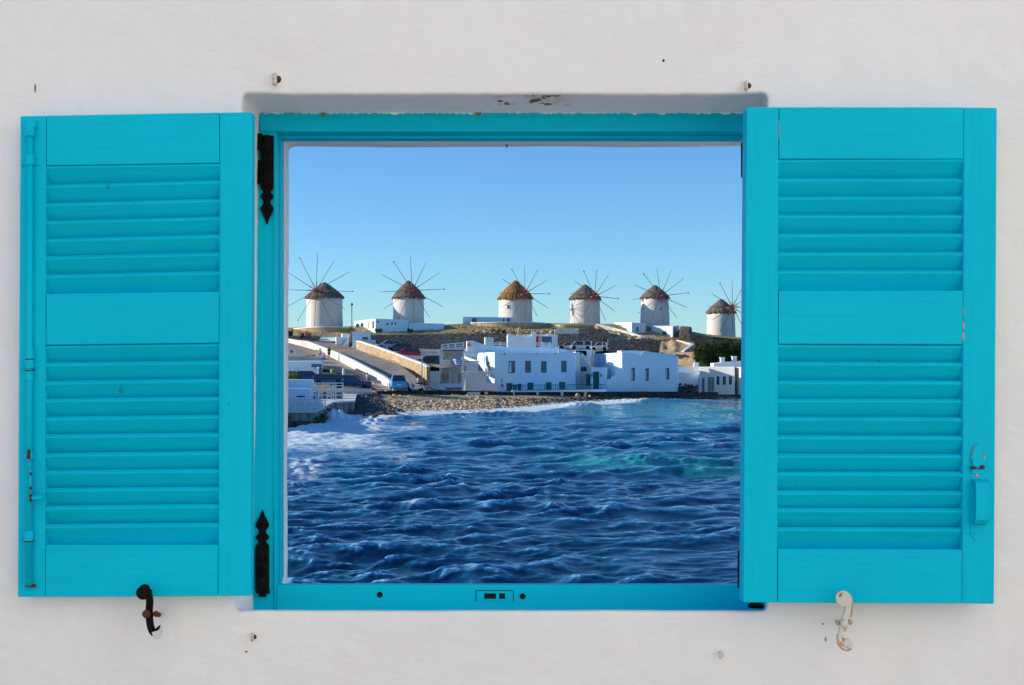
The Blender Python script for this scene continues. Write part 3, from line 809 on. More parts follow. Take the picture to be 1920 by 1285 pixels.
for q in ((1572, 1169), (1595, 1168)):
    mb.tube((X(q[0], YE), YE + 0.002, Z(q[1], YE)), (X(q[0], YE) + 0.001, YE + 0.012, Z(q[1], YE)), 0.0045, 0.004, 10)
mb.tube((X(1584, YE), YE + 0.006, Z(1168, YE)), (X(1586, 2.4), 2.402, Z(1168, 2.4)), 0.0045, 0.004, 10)
mb.build('wall_pin', M['rust_light'], dog, smooth=True)

# ------------------------------------------------------------------ small fixings on the wall
def fixing(px, py, label, m1, m2, s=1.0, hook=True, drop=0.016):
    Y = 2.4
    t = thing('wall_hook', label, 'hook', P(px, py, Y), 'old iron fixings on the wall')
    mb = MB()
    p = [P(px, py - 8 * s, Y + 0.002), P(px - 1, py - 7 * s, Y - 0.010), P(px - 1, py + 2 * s, Y - 0.013), P(px - 1, py + 11 * s, Y - 0.012)] if hook else [P(px, py, Y + 0.004), P(px, py, Y - 0.008)]
    mb.path(p, 0.0046 * s, 10)
    mb.build('pin', m1, t, smooth=True)
    mb = MB(); mb.lathe(P(px + 4.5 * s, py + 1 * s, Y - 0.0010), [(0.002 * s, -0.001), (0.006 * s, 0.0), (0.0095 * s, 0.0022)], 14, 'y')
    mb.build('rust_ring', m2, t)
    if hook and m2 is M['rust']:
        MB().tube(P(px - 1, py + 8.5 * s, Y - 0.0135), P(px - 1, py + 14 * s, Y - 0.0125), 0.005 * s, 0.0035 * s, 10).build('rusty_tip', M['rust_light'], t, smooth=True)
    return t
fixing(516, 148, 'white painted hook with an ochre rusty tip, above the left end of the lintel', M['iron_white'], M['rust'], 0.95)
fixing(1400, 160, 'white painted pin between two rust spots, above the right end of the lintel', M['iron_white'], M['rust'], 0.75)
fixing(474, 1194, 'small rusty pin under the left end of the window sill', M['iron_white'], M['rust'], 0.6)
fixing(1352, 1228, 'faint painted-over hook low on the wall left of the white shutter dog', M['iron_white'], M['iron_white'], 0.6)

# nicks in the plaster
for px_, py_, w_, h_, m_ in ((1244, 114, 2.4, 3, 'rust'), (66, 166, 2, 9, 'concrete'), (462, 1222, 3, 2, 'concrete'), (1543, 1170, 2.5, 2, 'concrete'), (1548, 1199, 2, 5, 'concrete'), ):
    c = P(px_, py_, 2.4); w = w_ / 1000; h = h_ / 1000
    MB().prism([(c.x - w, c.z), (c.x - w * .3, c.z - h), (c.x + w * .8, c.z - h * .6), (c.x + w, c.z + h * .3), (c.x + w * .2, c.z + h), (c.x - w * .7, c.z + h * .6)], 2.3994, 2.4010).build('plaster_nick', M[m_], house_wall)

# ================================================================== sea
shore_px = np.array([480, 540, 590, 616, 640, 700, 760, 850, 930, 1000, 1060, 1130, 1200, 1240, 1300, 1397, 1500], float)
shore_py = np.array([806, 804, 791, 778, 777, 784, 773, 775, 771, 764, 757, 756, 752, 747, 745.5, 744.5, 744], float)

def sea():
    W = 6.5
    py = np.concatenate([np.geomspace(4200, 1135, 200, endpoint=False), np.arange(1135, 742, -0.72), np.linspace(742, 700, 12)[1:]])
    Yr = W * K / (py - HY)
    Yr = np.concatenate([Yr, np.geomspace(Yr[-1] * 1.1, 880, 8)])
    t = np.concatenate([np.linspace(-1.5, -0.19, 60, endpoint=False), np.arange(-0.19, 0.235, 1.05 / K), np.linspace(0.236, 1.6, 60)])
    nr, nc = len(Yr), len(t)
    Yg = np.repeat(Yr[:, None], nc, 1); Tg = np.repeat(t[None, :], nr, 0)
    Xg = Tg * Yg
    dY = np.gradient(-Yr)[:, None] if Yr[1] < Yr[0] else np.gradient(Yr)[:, None]
    dY = np.abs(dY)
    Xf, Yf = Xg, Yg
    H = np.zeros_like(Xg); DX = np.zeros_like(Xg); DYd = np.zeros_like(Xg); J = np.zeros_like(Xg)
    r = np.random.default_rng(11)
    lam = np.concatenate([r.uniform(7, 12, 4), r.uniform(3.2, 7.0, 11), r.uniform(1.6, 3.4, 18), r.uniform(0.75, 1.7, 22), r.uniform(0.30, 0.8, 26)])
    # warp the phase a little so that crests are short and broken
    wx = 0.9 * np.sin(Xf * 0.31 + 1.3 * np.sin(Yf * 0.17)) + 0.5 * np.sin(Xf * 0.83 + Yf * 0.41)
    wy = 0.8 * np.sin(Yf * 0.27 + 1.1 * np.sin(Xf * 0.21)) + 0.4 * np.sin(Yf * 0.77 - Xf * 0.52)
    gust = 0.78 + 0.30 * np.sin(Xf * 0.09 + 0.6 * np.sin(Yf * 0.07)) * np.sin(Yf * 0.075 + 1.0) + 0.12 * np.sin(Xf * 0.29 + Yf * 0.23)
    for i, l in enumerate(lam):
        k = 2 * math.pi / l
        spread = 0.32 if l > 3 else 0.58
        a = -math.pi / 2 + 0.30 + r.normal(0, spread)
        amp = (0.0045 if l > 6 else 0.0100 if l > 3 else 0.0140 if l > 1.6 else 0.0120 if l > 0.75 else 0.0095) * l
        fade = np.clip((l / dY - 2.2) / 2.0, 0, 1)
        ph = r.uniform(0, 6.28)
        arg = k * ((Xf + 0.5 * wx) * math.cos(a) + (Yf + 0.5 * wy) * math.sin(a)) + ph
        s, c = np.sin(arg), np.cos(arg)
        A = amp * fade * gust
        H += A * c
        q = 1.0
        DX -= q * A * math.cos(a) * s
        DYd -= q * A * math.sin(a) * s
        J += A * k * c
    # real relief of the break at the quay corner and of the wash on the beach
    sy = np.interp((Xf / np.maximum(Yf, 1)) * K + CX, shore_px, shore_py)
    pxg = (Xf / Yf) * K + CX
    pyg = HY + W * K / Yf
    def blob(px, py_, sx, syd, h):
        yy = W * K / (py_ - HY); xx = (px - CX) / K * yy
        return h * np.exp(-((Xf - xx) / sx) ** 2 - ((Yf - yy) / syd) ** 2)
    rough = 0.55 + 0.45 * (0.5 + 0.5 * np.sin(Xf * 2.9 + 1.7 * np.sin(Yf * 1.3)) * np.cos(Xf * 5.3 - Yf * 1.1))
    brk = (blob(622, 788, 1.5, 2.5, 1.15) + blob(655, 800, 2.6, 3.5, 0.55) + blob(700, 793, 2.4, 3, 0.35) + blob(600, 812, 2.4, 3.5, 0.45) + blob(560, 880, 2.0, 4.5, 0.30) + blob(1090, 762, 2.6, 3, 0.55) + blob(900, 782, 6, 2.4, 0.40) + blob(1215, 753, 5, 4, 0.50) + blob(1000, 780, 6, 3, 0.3) + blob(820, 786, 5, 2.5, 0.25) + blob(1215, 872, 2.2, 1.6, 0.30) + blob(1160, 862, 2.5, 1.6, 0.26)) * rough
    near = np.clip((pyg - sy) / 10, 0, 1)
    H = H * (0.30 + 0.70 * near) + brk
    # foam amount
    d = pyg - sy
    foam = np.zeros_like(Xf)
    def g1(v, c, w): return np.exp(-((v - c) / w) ** 2)
    wl = np.clip((795 - pxg) / 60, 0, 1)
    foam += 1.25 * np.clip(1 - (d - 2) / 38, 0, 1) * np.clip((730 - pxg) / 80, 0, 1)
    foam += 1.05 * np.clip(1 - (d - 1) / 17, 0, 1) * np.clip((pxg - 640) / 60, 0, 1) * np.clip((860 - pxg) / 60, 0, 1)
    foam += 1.5 * np.clip(1 - d / 9, 0, 1) * np.clip((pxg - 800) / 60, 0, 1) * np.clip((1110 - pxg) / 60, 0, 1)
    foam += 1.25 * np.clip(1 - d / 12, 0, 1) * g1(pxg, 1060, 90)
    foam += 1.3 * np.clip(1 - d / 5, 0, 1) * np.clip((pxg - 1050) / 40, 0, 1)
    foam += 0.85 * g1(pyg, 806, 22) * g1(pxg, 655, 60)
    foam += 0.70 * g1(pyg, 815, 26) * g1(pxg, 560, 80)
    foam += 0.66 * g1(pyg, 803, 5) * g1(pxg, 765, 48)
    foam += 0.60 * g1(pyg, 905, 44) * g1(pxg, 548, 48)
    foam += 0.46 * g1(pyg, 860, 14) * g1(pxg, 760, 50)
    foam += 0.44 * g1(pyg, 875, 30) * g1(pxg, 590, 50)
    foam += 0.35 * g1(pyg, 840, 30) * g1(pxg, 680, 90)
    foam += 0.40 * g1(pyg, 950, 14) * g1(pxg, 780, 60)
    foam += 0.30 * g1(pyg, 830, 26) * g1(pxg, 900, 260)
    foam += 0.34 * g1(pyg, 870, 12) * g1(pxg, 1260, 120)
    print('J', J.std(), np.percentile(J, [50, 80, 90, 95, 99]))
    foam += np.clip((J - 0.52) * 0.9, 0, 0.75)
    crest_light = np.clip((J + 0.10) / 0.60, 0, 1); tip_glint = np.clip((J - 0.27) / 0.30, 0, 1)  # masks for the highlights painted on wave crests and tips
    lump = np.zeros_like(Xf)
    for l in r.uniform(0.35, 1.1, 16):
        a = r.uniform(0, 6.28); kk = 2 * math.pi / l; lump += np.sin(kk * ((Xf + .3 * wx) * math.cos(a) + (Yf + .3 * wy) * math.sin(a)) + r.uniform(0, 6.28)) * np.clip((l / dY - 1.5), 0, 1)
    H += np.clip(foam, 0, 1.2) * 0.012 * lump
    turq = 1.3 * g1(pyg, 864, 14) * g1(pxg, 1130, 100) + 1.3 * g1(pyg, 872, 15) * g1(pxg, 1250, 80) + 1.1 * g1(pyg, 880, 12) * g1(pxg, 1370, 80) + 0.6 * g1(pyg, 775, 20) * g1(pxg, 1250, 140) + 0.9 * g1(pyg, 768, 14) * g1(pxg, 1340, 120) + 0.75 * g1(pyg, 790, 12) * g1(pxg, 1330, 60) + 0.5 * g1(pyg, 772, 9) * g1(pxg, 1120, 90)
    light = 0.55 * np.clip((930 - pyg) / 150, 0, 1) + 0.35 * g1(pxg, 560, 120) * np.clip((1000 - pyg) / 120, 0, 1)
    outside = (np.abs(Tg) > 0.30)
    foam = np.where(outside, np.clip((J - 0.5), 0, 0.5), foam); turq = np.where(outside, 0, turq)
    V = np.stack([Xf + DX, Yf + DYd, H], -1).reshape(-1, 3).astype(np.float32)
    idx = np.arange(nr * nc).reshape(nr, nc)
    F = np.stack([idx[:-1, :-1], idx[:-1, 1:], idx[1:, 1:], idx[1:, :-1]], -1).reshape(-1, 4).astype(np.int32)
    me = bpy.data.meshes.new('sea_water')
    me.vertices.add(len(V)); me.vertices.foreach_set('co', V.ravel())
    me.loops.add(F.size); me.loops.foreach_set('vertex_index', F.ravel())
    me.polygons.add(len(F)); me.polygons.foreach_set('loop_start', np.arange(0, F.size, 4, dtype=np.int32))
    me.polygons.foreach_set('loop_total', np.full(len(F), 4, np.int32))
    me.polygons.foreach_set('use_smooth', np.ones(len(F), bool))
    me.update(); me.validate()
    for nme, arr in (('foam', foam), ('turq', turq), ('shallow', light), ('crest_light', crest_light), ('tip', tip_glint)):
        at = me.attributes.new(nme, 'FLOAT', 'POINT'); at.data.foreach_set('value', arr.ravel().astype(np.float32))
    m = bpy.data.materials.new('sea_water')
    t_, b, N, L = nt(m)
    def attr(n):
        q = N.new('ShaderNodeAttribute'); q.attribute_name = n; return q.outputs['Fac']
    g = N.new('ShaderNodeNewGeometry')
    def nz(scale, st=(1, 1, 1), detail=6, rough=0.6):
        mp = N.new('ShaderNodeMapping'); mp.inputs['Scale'].default_value = st; L.new(g.outputs['Position'], mp.inputs[0])
        n = N.new('ShaderNodeTexNoise'); n.inputs['Scale'].default_value = scale; n.inputs['Detail'].default_value = detail; n.inputs['Roughness'].default_value = rough
        n.inputs['Distortion'].default_value = 0.6
        L.new(mp.outputs[0], n.inputs['Vector']); return n.outputs['Fac']
    def mr(src, a, bb, lo=0, hi=1):
        q = N.new('ShaderNodeMapRange'); q.inputs[1].default_value = a; q.inputs[2].default_value = bb; q.inputs[3].default_value = lo; q.inputs[4].default_value = hi
        L.new(src, q.inputs[0]); return q.outputs[0]
    def mx(f, a, bb):
        x = N.new('ShaderNodeMix'); x.data_type = 'RGBA'
        for s_, v in (('A', a), ('B', bb)):
            if isinstance(v, tuple): x.inputs[s_].default_value = (*v, 1)
            else: L.new(v, x.inputs[s_])
        L.new(f, x.inputs['Factor']); return x.outputs['Result']
    def math_(op, a, bb):
        x = N.new('ShaderNodeMath'); x.operation = op
        for i_, v in enumerate((a, bb)):
            if isinstance(v, float): x.inputs[i_].default_value = v
            else: L.new(v, x.inputs[i_])
        return x.outputs[0]
    col = mx(mr(attr('shallow'), 0, 1), (0.0, 0.024, 0.065), (0.0, 0.13, 0.27))
    fn = math_('ADD', nz(0.9, (0.45, 1, 1)), math_('MULTIPLY', nz(4.5, (0.6, 1, 1)), 0.6))
    fn = math_('ADD', fn, math_('MULTIPLY', nz(18, (0.8, 1, 1)), 0.25))       # about 0..1.85, mean .92
    thr = math_('ADD', fn, math_('MULTIPLY', attr('foam'), 0.95))
    thr = math_('ADD', thr, math_('MULTIPLY', math_('SUBTRACT', nz(11, (0.35, 1, 1), 8, 0.75), 0.5), 0.9))
    ff = mr(thr, 1.36, 1.66)
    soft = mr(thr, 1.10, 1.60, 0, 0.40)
    col = mx(math_('MULTIPLY', attr('crest_light'), mr(nz(2.2, (0.5, 1, 1)), 0.35, 0.65, 0.35, 0.85)), col, (0.0, 0.23, 0.50))  # sky light put into the water colour: crests paler, troughs left dark
    col = mx(math_('MULTIPLY', attr('tip'), mr(nz(7.0, (0.35, 1, 1), 8, 0.7), 0.42, 0.58)), col, (0.34, 0.72, 0.95))  # bright glints painted on the wave tips
    col = mx(mr(attr('turq'), 0.15, 1.1, 0, 0.8), col, (0.01, 0.32, 0.31))
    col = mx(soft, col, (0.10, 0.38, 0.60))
    col = mx(ff, col, (0.64, 0.75, 0.83))
    L.new(col, b.inputs['Base Color'])
    L.new(mr(ff, 0, 1, 0.02, 0.8), b.inputs['Roughness'])
    b.inputs['IOR'].default_value = 1.8
    b.inputs['Specular Tint'].default_value = (0.45, 0.88, 1.0, 1)
    b.inputs['Specular IOR Level'].default_value = 0.5
    hb = math_('ADD', math_('MULTIPLY', nz(1.3, (0.7, 1, 1), 5), 0.35), math_('MULTIPLY', nz(5.0, (0.7, 1, 1), 5), 0.10))
    hb = math_('ADD', hb, math_('MULTIPLY', ff, 0.05))
    bp = N.new('ShaderNodeBump'); bp.inputs['Strength'].default_value = 0.4; bp.inputs['Distance'].default_value = 0.4
    L.new(hb, bp.inputs['Height']); L.new(bp.outputs[0], b.inputs['Normal'])
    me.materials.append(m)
    o = bpy.data.objects.new('sea_water', me); COL.objects.link(o)
    tag(o, kind='structure')
    return o
sea_o = sea()

# drops thrown up where the waves break
mb = MB()
def drop(x, y, z, s):
    mb.add([(x - s, y, z), (x + s, y, z), (x, y - s, z), (x, y + s, z), (x, y, z + s), (x, y, z - s)], [(0, 2, 4), (2, 1, 4), (1, 3, 4), (3, 0, 4), (2, 0, 5), (1, 2, 5), (3, 1, 5), (0, 3, 5)])
for i in range(700):
    px_ = random.gauss(632, 26); py_ = random.gauss(788, 11) + abs(px_ - 622) * 0.25
    p = P(px_, py_, 121)
    if p.z > 0.2: drop(p.x, p.y, p.z, random.choice((0.015, 0.02, 0.03)))
M['spray'] = mat('sea_spray', (0.75, 0.82, 0.88), None, 0.4)
tag(mb.build('sea_spray', M['spray'], recalc=False), kind='stuff')

# ================================================================== land
def loft(name, A, B, m, n=40, rows=8, bump=0.0, parent=None, kind='structure', seed=0, freq=0.4):
    """ruled surface between two poly-lines of 3-D points (each resampled to n)"""
    def res(P_, n):
        d = [0]
        for a, b in zip(P_[:-1], P_[1:]): d.append(d[-1] + (Vector(b) - Vector(a)).length)
        out = []
        for i in range(n):
            t = d[-1] * i / (n - 1)
            k = max(j for j in range(len(d)) if d[j] <= t + 1e-9)
            k = min(k, len(P_) - 2)
            f = (t - d[k]) / max(d[k + 1] - d[k], 1e-9)
            out.append(Vector(P_[k]).lerp(Vector(P_[k + 1]), min(f, 1)))
        return out
    a = res(A, n); b = res(B, n)
    vs, fs = [], []
    for r in range(rows):
        t = r / (rows - 1)
        for i in range(n):
            p = a[i].lerp(b[i], t)
            if bump:
                p.z += noise.noise(Vector((p.x * freq, p.y * freq, seed))) * bump + noise.noise(Vector((p.x * freq * 3, p.y * freq * 3, seed))) * bump * 0.4
            vs.append(p)
    for r in range(rows - 1):
        for i in range(n - 1):
            fs.append((r * n + i, r * n + i + 1, (r + 1) * n + i + 1, (r + 1) * n + i))
    mb = MB(); mb.add(vs, fs)
    o = mb.build(name, m, parent, smooth=True)
    if kind and parent is None: tag(o, kind=kind)
    return o

# base ground under everything (kept below the surfaces laid on it)
def base_ground():
    cp = []
    for px_, py_, Y_ in ((480, 800, 112), (560, 790, 116), (640, 775, 135), (740, 775, 142), (850, 776, 139), (930, 771, 145), (1000, 765, 155), (1060, 758, 165), (1160, 755, 170), (1300, 747, 181), (1400, 746, 182), (1600, 745, 183), (1900, 744, 184), (300, 820, 100)):
        cp.append((X(px_, Y_), Y_, -0.9))
        cp.append((X(px_, Y_ - 9), Y_ - 9, -2.6))
    for px_, py_, Y_ in ((540, 745, 150), (620, 741, 155), (700, 738, 160), (790, 738, 165), (900, 736, 172), (1000, 736, 174), (1100, 736, 175), (1200, 736, 177), (1400, 738, 184), (1700, 738, 186), (300, 745, 150)):
        cp.append((X(px_, Y_), Y_, Z(py_, Y_) - 0.3))
    for px_, py_, Y_ in ((545, 690, 178), (600, 685, 185), (660, 690, 180), (560, 650, 203), (620, 650, 203), (700, 668, 190), (760, 668, 190), (840, 668, 195), (950, 668, 200), (1080, 665, 203), (1200, 668, 203), (1300, 690, 205), (1400, 690, 205), (1700, 690, 205), (300, 660, 203), (450, 655, 203)):
        cp.append((X(px_, Y_), Y_, Z(py_, Y_) - 0.5))
    C = np.array(cp)
    xs = np.concatenate([np.linspace(-260, -50, 14, endpoint=False), np.linspace(-50, 60, 80), np.linspace(60, 320, 16)[1:]]); ys = np.linspace(96, 210, 64)
    gx, gy = np.meshgrid(xs, ys)
    d2 = (gx[..., None] - C[:, 0]) ** 2 + ((gy[..., None] - C[:, 1]) * 1.4) ** 2 + 1.5
    w = 1 / d2 ** 2
    z = (w * C[:, 2]).sum(-1) / w.sum(-1)
    n, k = z.shape
    mb = MB()
    mb.add([(float(gx[i, j]), float(gy[i, j]), float(z[i, j])) for i in range(n) for j in range(k)], [(i * k + j, i * k + j + 1, (i + 1) * k + j + 1, (i + 1) * k + j) for i in range(n - 1) for j in range(k - 1)])
    tag(mb.build('ground', M['earth'], smooth=True), kind='structure')
base_ground()

# upper hill on which the mills stand; goes on behind to the far plain
def hill():
    ed_px = [-1500, 0, 480, 560, 600, 640, 700, 950, 1040, 1118, 1165, 1215, 1290, 1340, 1400, 1600, 3000]
    ed_py = [650, 640, 634, 630, 629, 627, 626, 625.5, 628, 629, 633, 637, 640, 643, 645, 650, 655]
    pl_px = [-1500, 0, 480, 600, 700, 850, 1000, 1120, 1180, 1240, 1300, 1360, 1400, 1600, 3000]
    pl_py = [640, 625, 617, 615, 612, 610, 607, 608, 611, 614, 626, 633, 638, 644, 652]
    xs = [-700, -400, -250, -150, -100] + list(np.linspace(-60, 70, 110)) + [100, 160, 260, 420, 700]
    rows = [208.6, 209.4, 211, 213, 216, 219, 223, 227, 231, 236, 243, 260, 300, 420, 650, 880]
    vs = []
    for Y_ in rows:
        for x in xs:
            px0 = x / 209 * K + CX
            ze = Z(np.interp(px0, ed_px, ed_py), 209)
            px1 = x / 228 * K + CX
            zp = Z(np.interp(px1, pl_px, pl_py), 228)
            t = min(max((Y_ - 209.4) / (221 - 209.4), 0), 1); t = t * t * (3 - 2 * t)
            z = ze * (1 - t) + zp * t
            if Y_ < 209: z = ze - 9
            if Y_ > 243: z = zp - (zp + 1) * min((Y_ - 243) / 400, 1)
            z += 0.22 * noise.noise(Vector((x * 0.25, Y_ * 0.25, 3))) if Y_ > 209.5 else 0
            vs.append((x, Y_, z))
    n = len(xs)
    fs = [(r * n + i, r * n + i + 1, (r + 1) * n + i + 1, (r + 1) * n + i) for r in range(len(rows) - 1) for i in range(n - 1)]
    mb = MB(); mb.add(vs, fs)
    tag(mb.build('hill', M['drygrass'], smooth=True), kind='structure')
hill()

# ramp road, its left parapet and the lower street beside it
ramp_R = [P(800, 733, 168), P(788, 715, 172), P(755, 688, 180), P(713, 671, 190), P(666, 654, 203), P(640, 645.5, 206), P(600, 640, 208), P(560, 634, 210), P(520, 630, 211)]
ramp_L = [P(720, 732, 167), P(716, 718, 172), P(662, 688, 180), P(629, 671.5, 190), P(590, 654, 202), P(577, 648, 205), P(556, 643, 207), P(541, 638.5, 209), P(500, 634, 210.5)]
loft('ramp_road', ramp_L, ramp_R, M['asphalt'], 60, 6)

def wall_run(name, label, pts, h, th, m, top_m=None, cat='wall', sink=0.6, topname='coping', th_top=0.12, group=None, over=0.05):
    """free-standing wall: pts are its top edge (3-D); h height down; th thickness away from the viewer"""
    t = thing(name, label, cat, (pts[0] + pts[-1]) / 2 - Vector((0, 0, h[0] if isinstance(h, (list, tuple)) else h)), group)
    mb = MB()
    N_ = []
    for i in range(len(pts)):
        d = (pts[min(i + 1, len(pts) - 1)] - pts[max(i - 1, 0)]); d.z = 0; d.normalize()
        N_.append(Vector((-d.y, d.x, 0)))
    hh = h if isinstance(h, (list, tuple)) else [h] * len(pts)
    for i in range(len(pts) - 1):
        a, b = pts[i], pts[i + 1]
        na, nb = N_[i] * th, N_[i + 1] * th
        za, zb_ = Vector((0, 0, hh[i] + sink)), Vector((0, 0, hh[i + 1] + sink))
        mb.hexa([a - za, b - zb_, b, a], [a - za + na, b - zb_ + nb, b + nb, a + na])
    body = mb.build('wall_body', m, t)
    if top_m:
        mb = MB()
        u = Vector((0, 0, th_top))
        for i in range(len(pts) - 1):
            a, b = pts[i] - N_[i] * over, pts[i + 1] - N_[i + 1] * over
            na, nb = N_[i] * (th + 2 * over), N_[i + 1] * (th + 2 * over)
            e = Vector((0, 0, 0.003))
            mb.hexa([a + e, b + e, b + u, a + u], [a + na + e, b + nb + e, b + nb + u, a + na + u])
        mb.build(topname, top_m, t)
    return t
# left parapet (white, sunlit face to the left)
pt = [P(500, 631, 211), P(541, 636.5, 209), P(556, 639, 207), P(577, 641.5, 205), P(592, 647.5, 202), P(629, 661.5, 190), P(662, 677, 180), P(683, 688, 176), P(716, 705.5, 170), P(733, 717, 166), P(738, 724, 164)]
wall_run('ramp_parapet', 'long whitewashed parapet running down the left side of the ramp road', pt, 1.25, 0.35, M['coping'], M['white'], th_top=0.10)
# right retaining wall, tan stone with a white coping
pt = [P(668, 642, 203), P(672, 641, 201), P(700, 650, 194.5), P(738, 663.5, 187), P(765, 674, 181.5), P(791, 683.5, 177), P(800, 689, 174.5)]
wall_run('retaining_wall', 'tan stone retaining wall with white coping down the right side of the ramp', pt, [1.0, 1.1, 1.4, 1.7, 1.9, 2.2, 2.6], 0.45, M['stone_tan'], M['white'], th_top=0.16)
wall_run('low_wall', 'white low wall stub at the top of the tan retaining wall', [P(669, 637, 204), P(704, 637.5, 204)], 1.3, 0.4, M['white'])
# lower street
loft('lower_street', [P(480, 676, 182), P(600, 690, 178), P(650, 704, 172), P(700, 727, 166), P(716, 734, 163)], [P(500, 637, 208), P(541, 643, 206), P(594, 657.5, 200), P(624, 673, 189), P(680, 700, 176), P(716, 720, 170), P(735, 730, 165)], M['paving'], 40, 8)
# parking lot right of the retaining wall
loft('car_park', [P(669, 646, 203.4), P(700, 655, 196), P(738, 667, 188), P(765, 677, 182), P(791, 687, 178), P(830, 690, 176)], [P(700, 652, 208), P(760, 653, 208), P(820, 655, 208), P(900, 656, 208), P(1000, 656, 208), P(1150, 656, 208)], M['asphalt'], 40, 6)

# quay ground and the beach
quay_edge = [P(640, 741, 158), P(700, 741, 160), P(745, 741, 162.5), P(790, 739, 168), P(840, 740.5, 170), P(900, 741, 170.5)]
loft('quay', quay_edge + [P(960, 744.5, 171.2), P(1060, 745.5, 172), P(1160, 746, 173), P(1280, 746, 176), P(1400, 743, 180), P(1600, 743, 181)],
     [P(640, 727, 176), P(700, 727, 176), P(745, 727, 176), P(790, 729, 176), P(840, 731, 178), P(900, 732, 180), P(960, 733, 180), P(1060, 733.5, 181), P(1160, 734, 182), P(1280, 734.5, 186), P(1400, 735, 190), P(1600, 735, 192)], M['paving'], 50, 4)
sh = lambda px_, py_, dz=0.0: P(px_, py_, Yz(py_, dz)) if True else None
bl = [P(600, 779, Yz(779, -.35)), P(640, 786, Yz(786, -.35)), P(700, 793, Yz(793, -.35)), P(760, 782, Yz(782, -.35)), P(850, 782, Yz(782, -.35)), P(930, 778, Yz(778, -.35)), P(1000, 771, Yz(771, -.35)), P(1060, 764, Yz(764, -.35)), P(1130, 761, Yz(761, -.35)), P(1200, 757, Yz(757, -.35)), P(1300, 752, Yz(752, -.35)), P(1420, 750, Yz(750, -.35))]
bu = [P(600, 752, 146), P(640, 746, 154), P(700, 743, 159), P(745, 742.5, 162.2), P(790, 742, 167), P(840, 743, 169.4), P(900, 743.5, 170), P(960, 747, 170.8), P(1060, 749, 171.6), P(1160, 750, 172.5), P(1280, 749, 175.5), P(1420, 746, 179)]
pebble = stone_mat('pebble_beach', [(0.42, 0.32, 0.20), (0.55, 0.43, 0.29), (0.28, 0.22, 0.15), (0.60, 0.50, 0.36)], (0.10, 0.08, 0.06), 2.2, 0.9, 0.12, (1, 1, 1))
loft('beach', bl, bu, pebble, 90, 14, bump=0.22, freq=0.7)

def rock_mesh(items, sub=1):
    """items: (x, y, z, size); one mesh of lumpy stones"""
    bm0 = bmesh.new(); bmesh.ops.create_icosphere(bm0, subdivisions=sub, radius=1.0)
    bv = [v.co.copy() for v in bm0.verts]; bf = [tuple(v.index for v in f.verts) for f in bm0.faces]; bm0.free()
    mb = MB()
    for x, y, z, s in items:
        sc = Vector((random.uniform(.8, 1.5), random.uniform(.8, 1.3), random.uniform(.55, .95))) * s
        rot = Matrix.Rotation(random.uniform(0, 6.28), 3, 'Z') @ Matrix.Rotation(random.uniform(-.5, .5), 3, 'X')
        sd = Vector((random.uniform(0, 50), 0, 0))
        vs = []
        for v in bv:
            q = v * (1 + 0.38 * noise.noise(v * 1.3 + sd))
            q = rot @ Vector((q.x * sc.x, q.y * sc.y, q.z * sc.z))
            vs.append((x + q.x, y + q.y, z + q.z))
        mb.add(vs, bf)
    return mb
def beach_pt(px_, t):
    """point on the beach sheet above picture column px_, t = 0 waterline .. 1 top"""
    ax = [X(0, 1)] # placeholder
    def at(pl, px0):
        for a, b in zip(pl[:-1], pl[1:]):
            pa = a.x / a.y * K + CX; pb = b.x / b.y * K + CX
            if pa <= px0 <= pb: return a.lerp(b, (px0 - pa) / (pb - pa))
        return pl[-1]
    return at(bl, px_).lerp(at(bu, px_), t)
M['rock_tan'] = mat('tan_beach_stone', (0.58, 0.44, 0.28), (0.34, 0.27, 0.19), 0.9, 0.9, bump=0.5, bscale=5, bdist=0.05, spec=0.15, lo=0.4, hi=0.6)
M['rock_dark'] = mat('wet_dark_rock', (0.05, 0.05, 0.055), (0.09, 0.085, 0.08), 0.6, 1.2, bump=0.6, bscale=4, bdist=0.06, spec=0.35)
M['rock_green'] = mat('weedy_rock', (0.20, 0.20, 0.07), (0.30, 0.26, 0.16), 0.8, 1.2, bump=0.5, bscale=5, bdist=0.05)
it = []
for i in range(3600):
    px_ = random.triangular(700, 1010, 830) if random.random() < 0.8 else random.uniform(735, 990)
    t = random.uniform(0.10, 1.0)
    if px_ < 760 and random.random() < (760 - px_) / 60: continue
    p = beach_pt(px_, t)
    it.append((p.x, p.y, p.z + 0.02, abs(random.gauss(0.13, 0.08)) + 0.06))
tag(rock_mesh(it, 1).build('beach_stones', M['rock_tan']), kind='stuff')
it = []
for i in range(900):
    px_ = random.uniform(640, 775); t = random.uniform(0.0, 1.0) ** 1.0
    if px_ > 715 and t > (775 - px_) / 60 * 0.6: continue
    p = beach_pt(px_, t); it.append((p.x, p.y, p.z, random.uniform(0.15, 0.5)))
for i in range(800):
    px_ = random.uniform(930, 1400); t = random.uniform(0.25, 1.0)
    p = beach_pt(px_, t); it.append((p.x, p.y, p.z, random.uniform(0.12, 0.42)))
tag(rock_mesh(it, 1).build('shore_rocks', M['rock_dark']), kind='stuff')
it = []
for i in range(420):
    px_ = random.uniform(870, 1090); t = random.uniform(0.05, 0.42)
    p = beach_pt(px_, t); it.append((p.x, p.y, p.z + 0.03, random.uniform(0.1, 0.34)))
for px_ in (1118, 1180, 1207): 
    p = beach_pt(px_, 0.4); it.append((p.x, p.y, p.z + 0.2, 0.45))
tag(rock_mesh(it, 1).build('weedy_stones', M['rock_green']), kind='stuff')
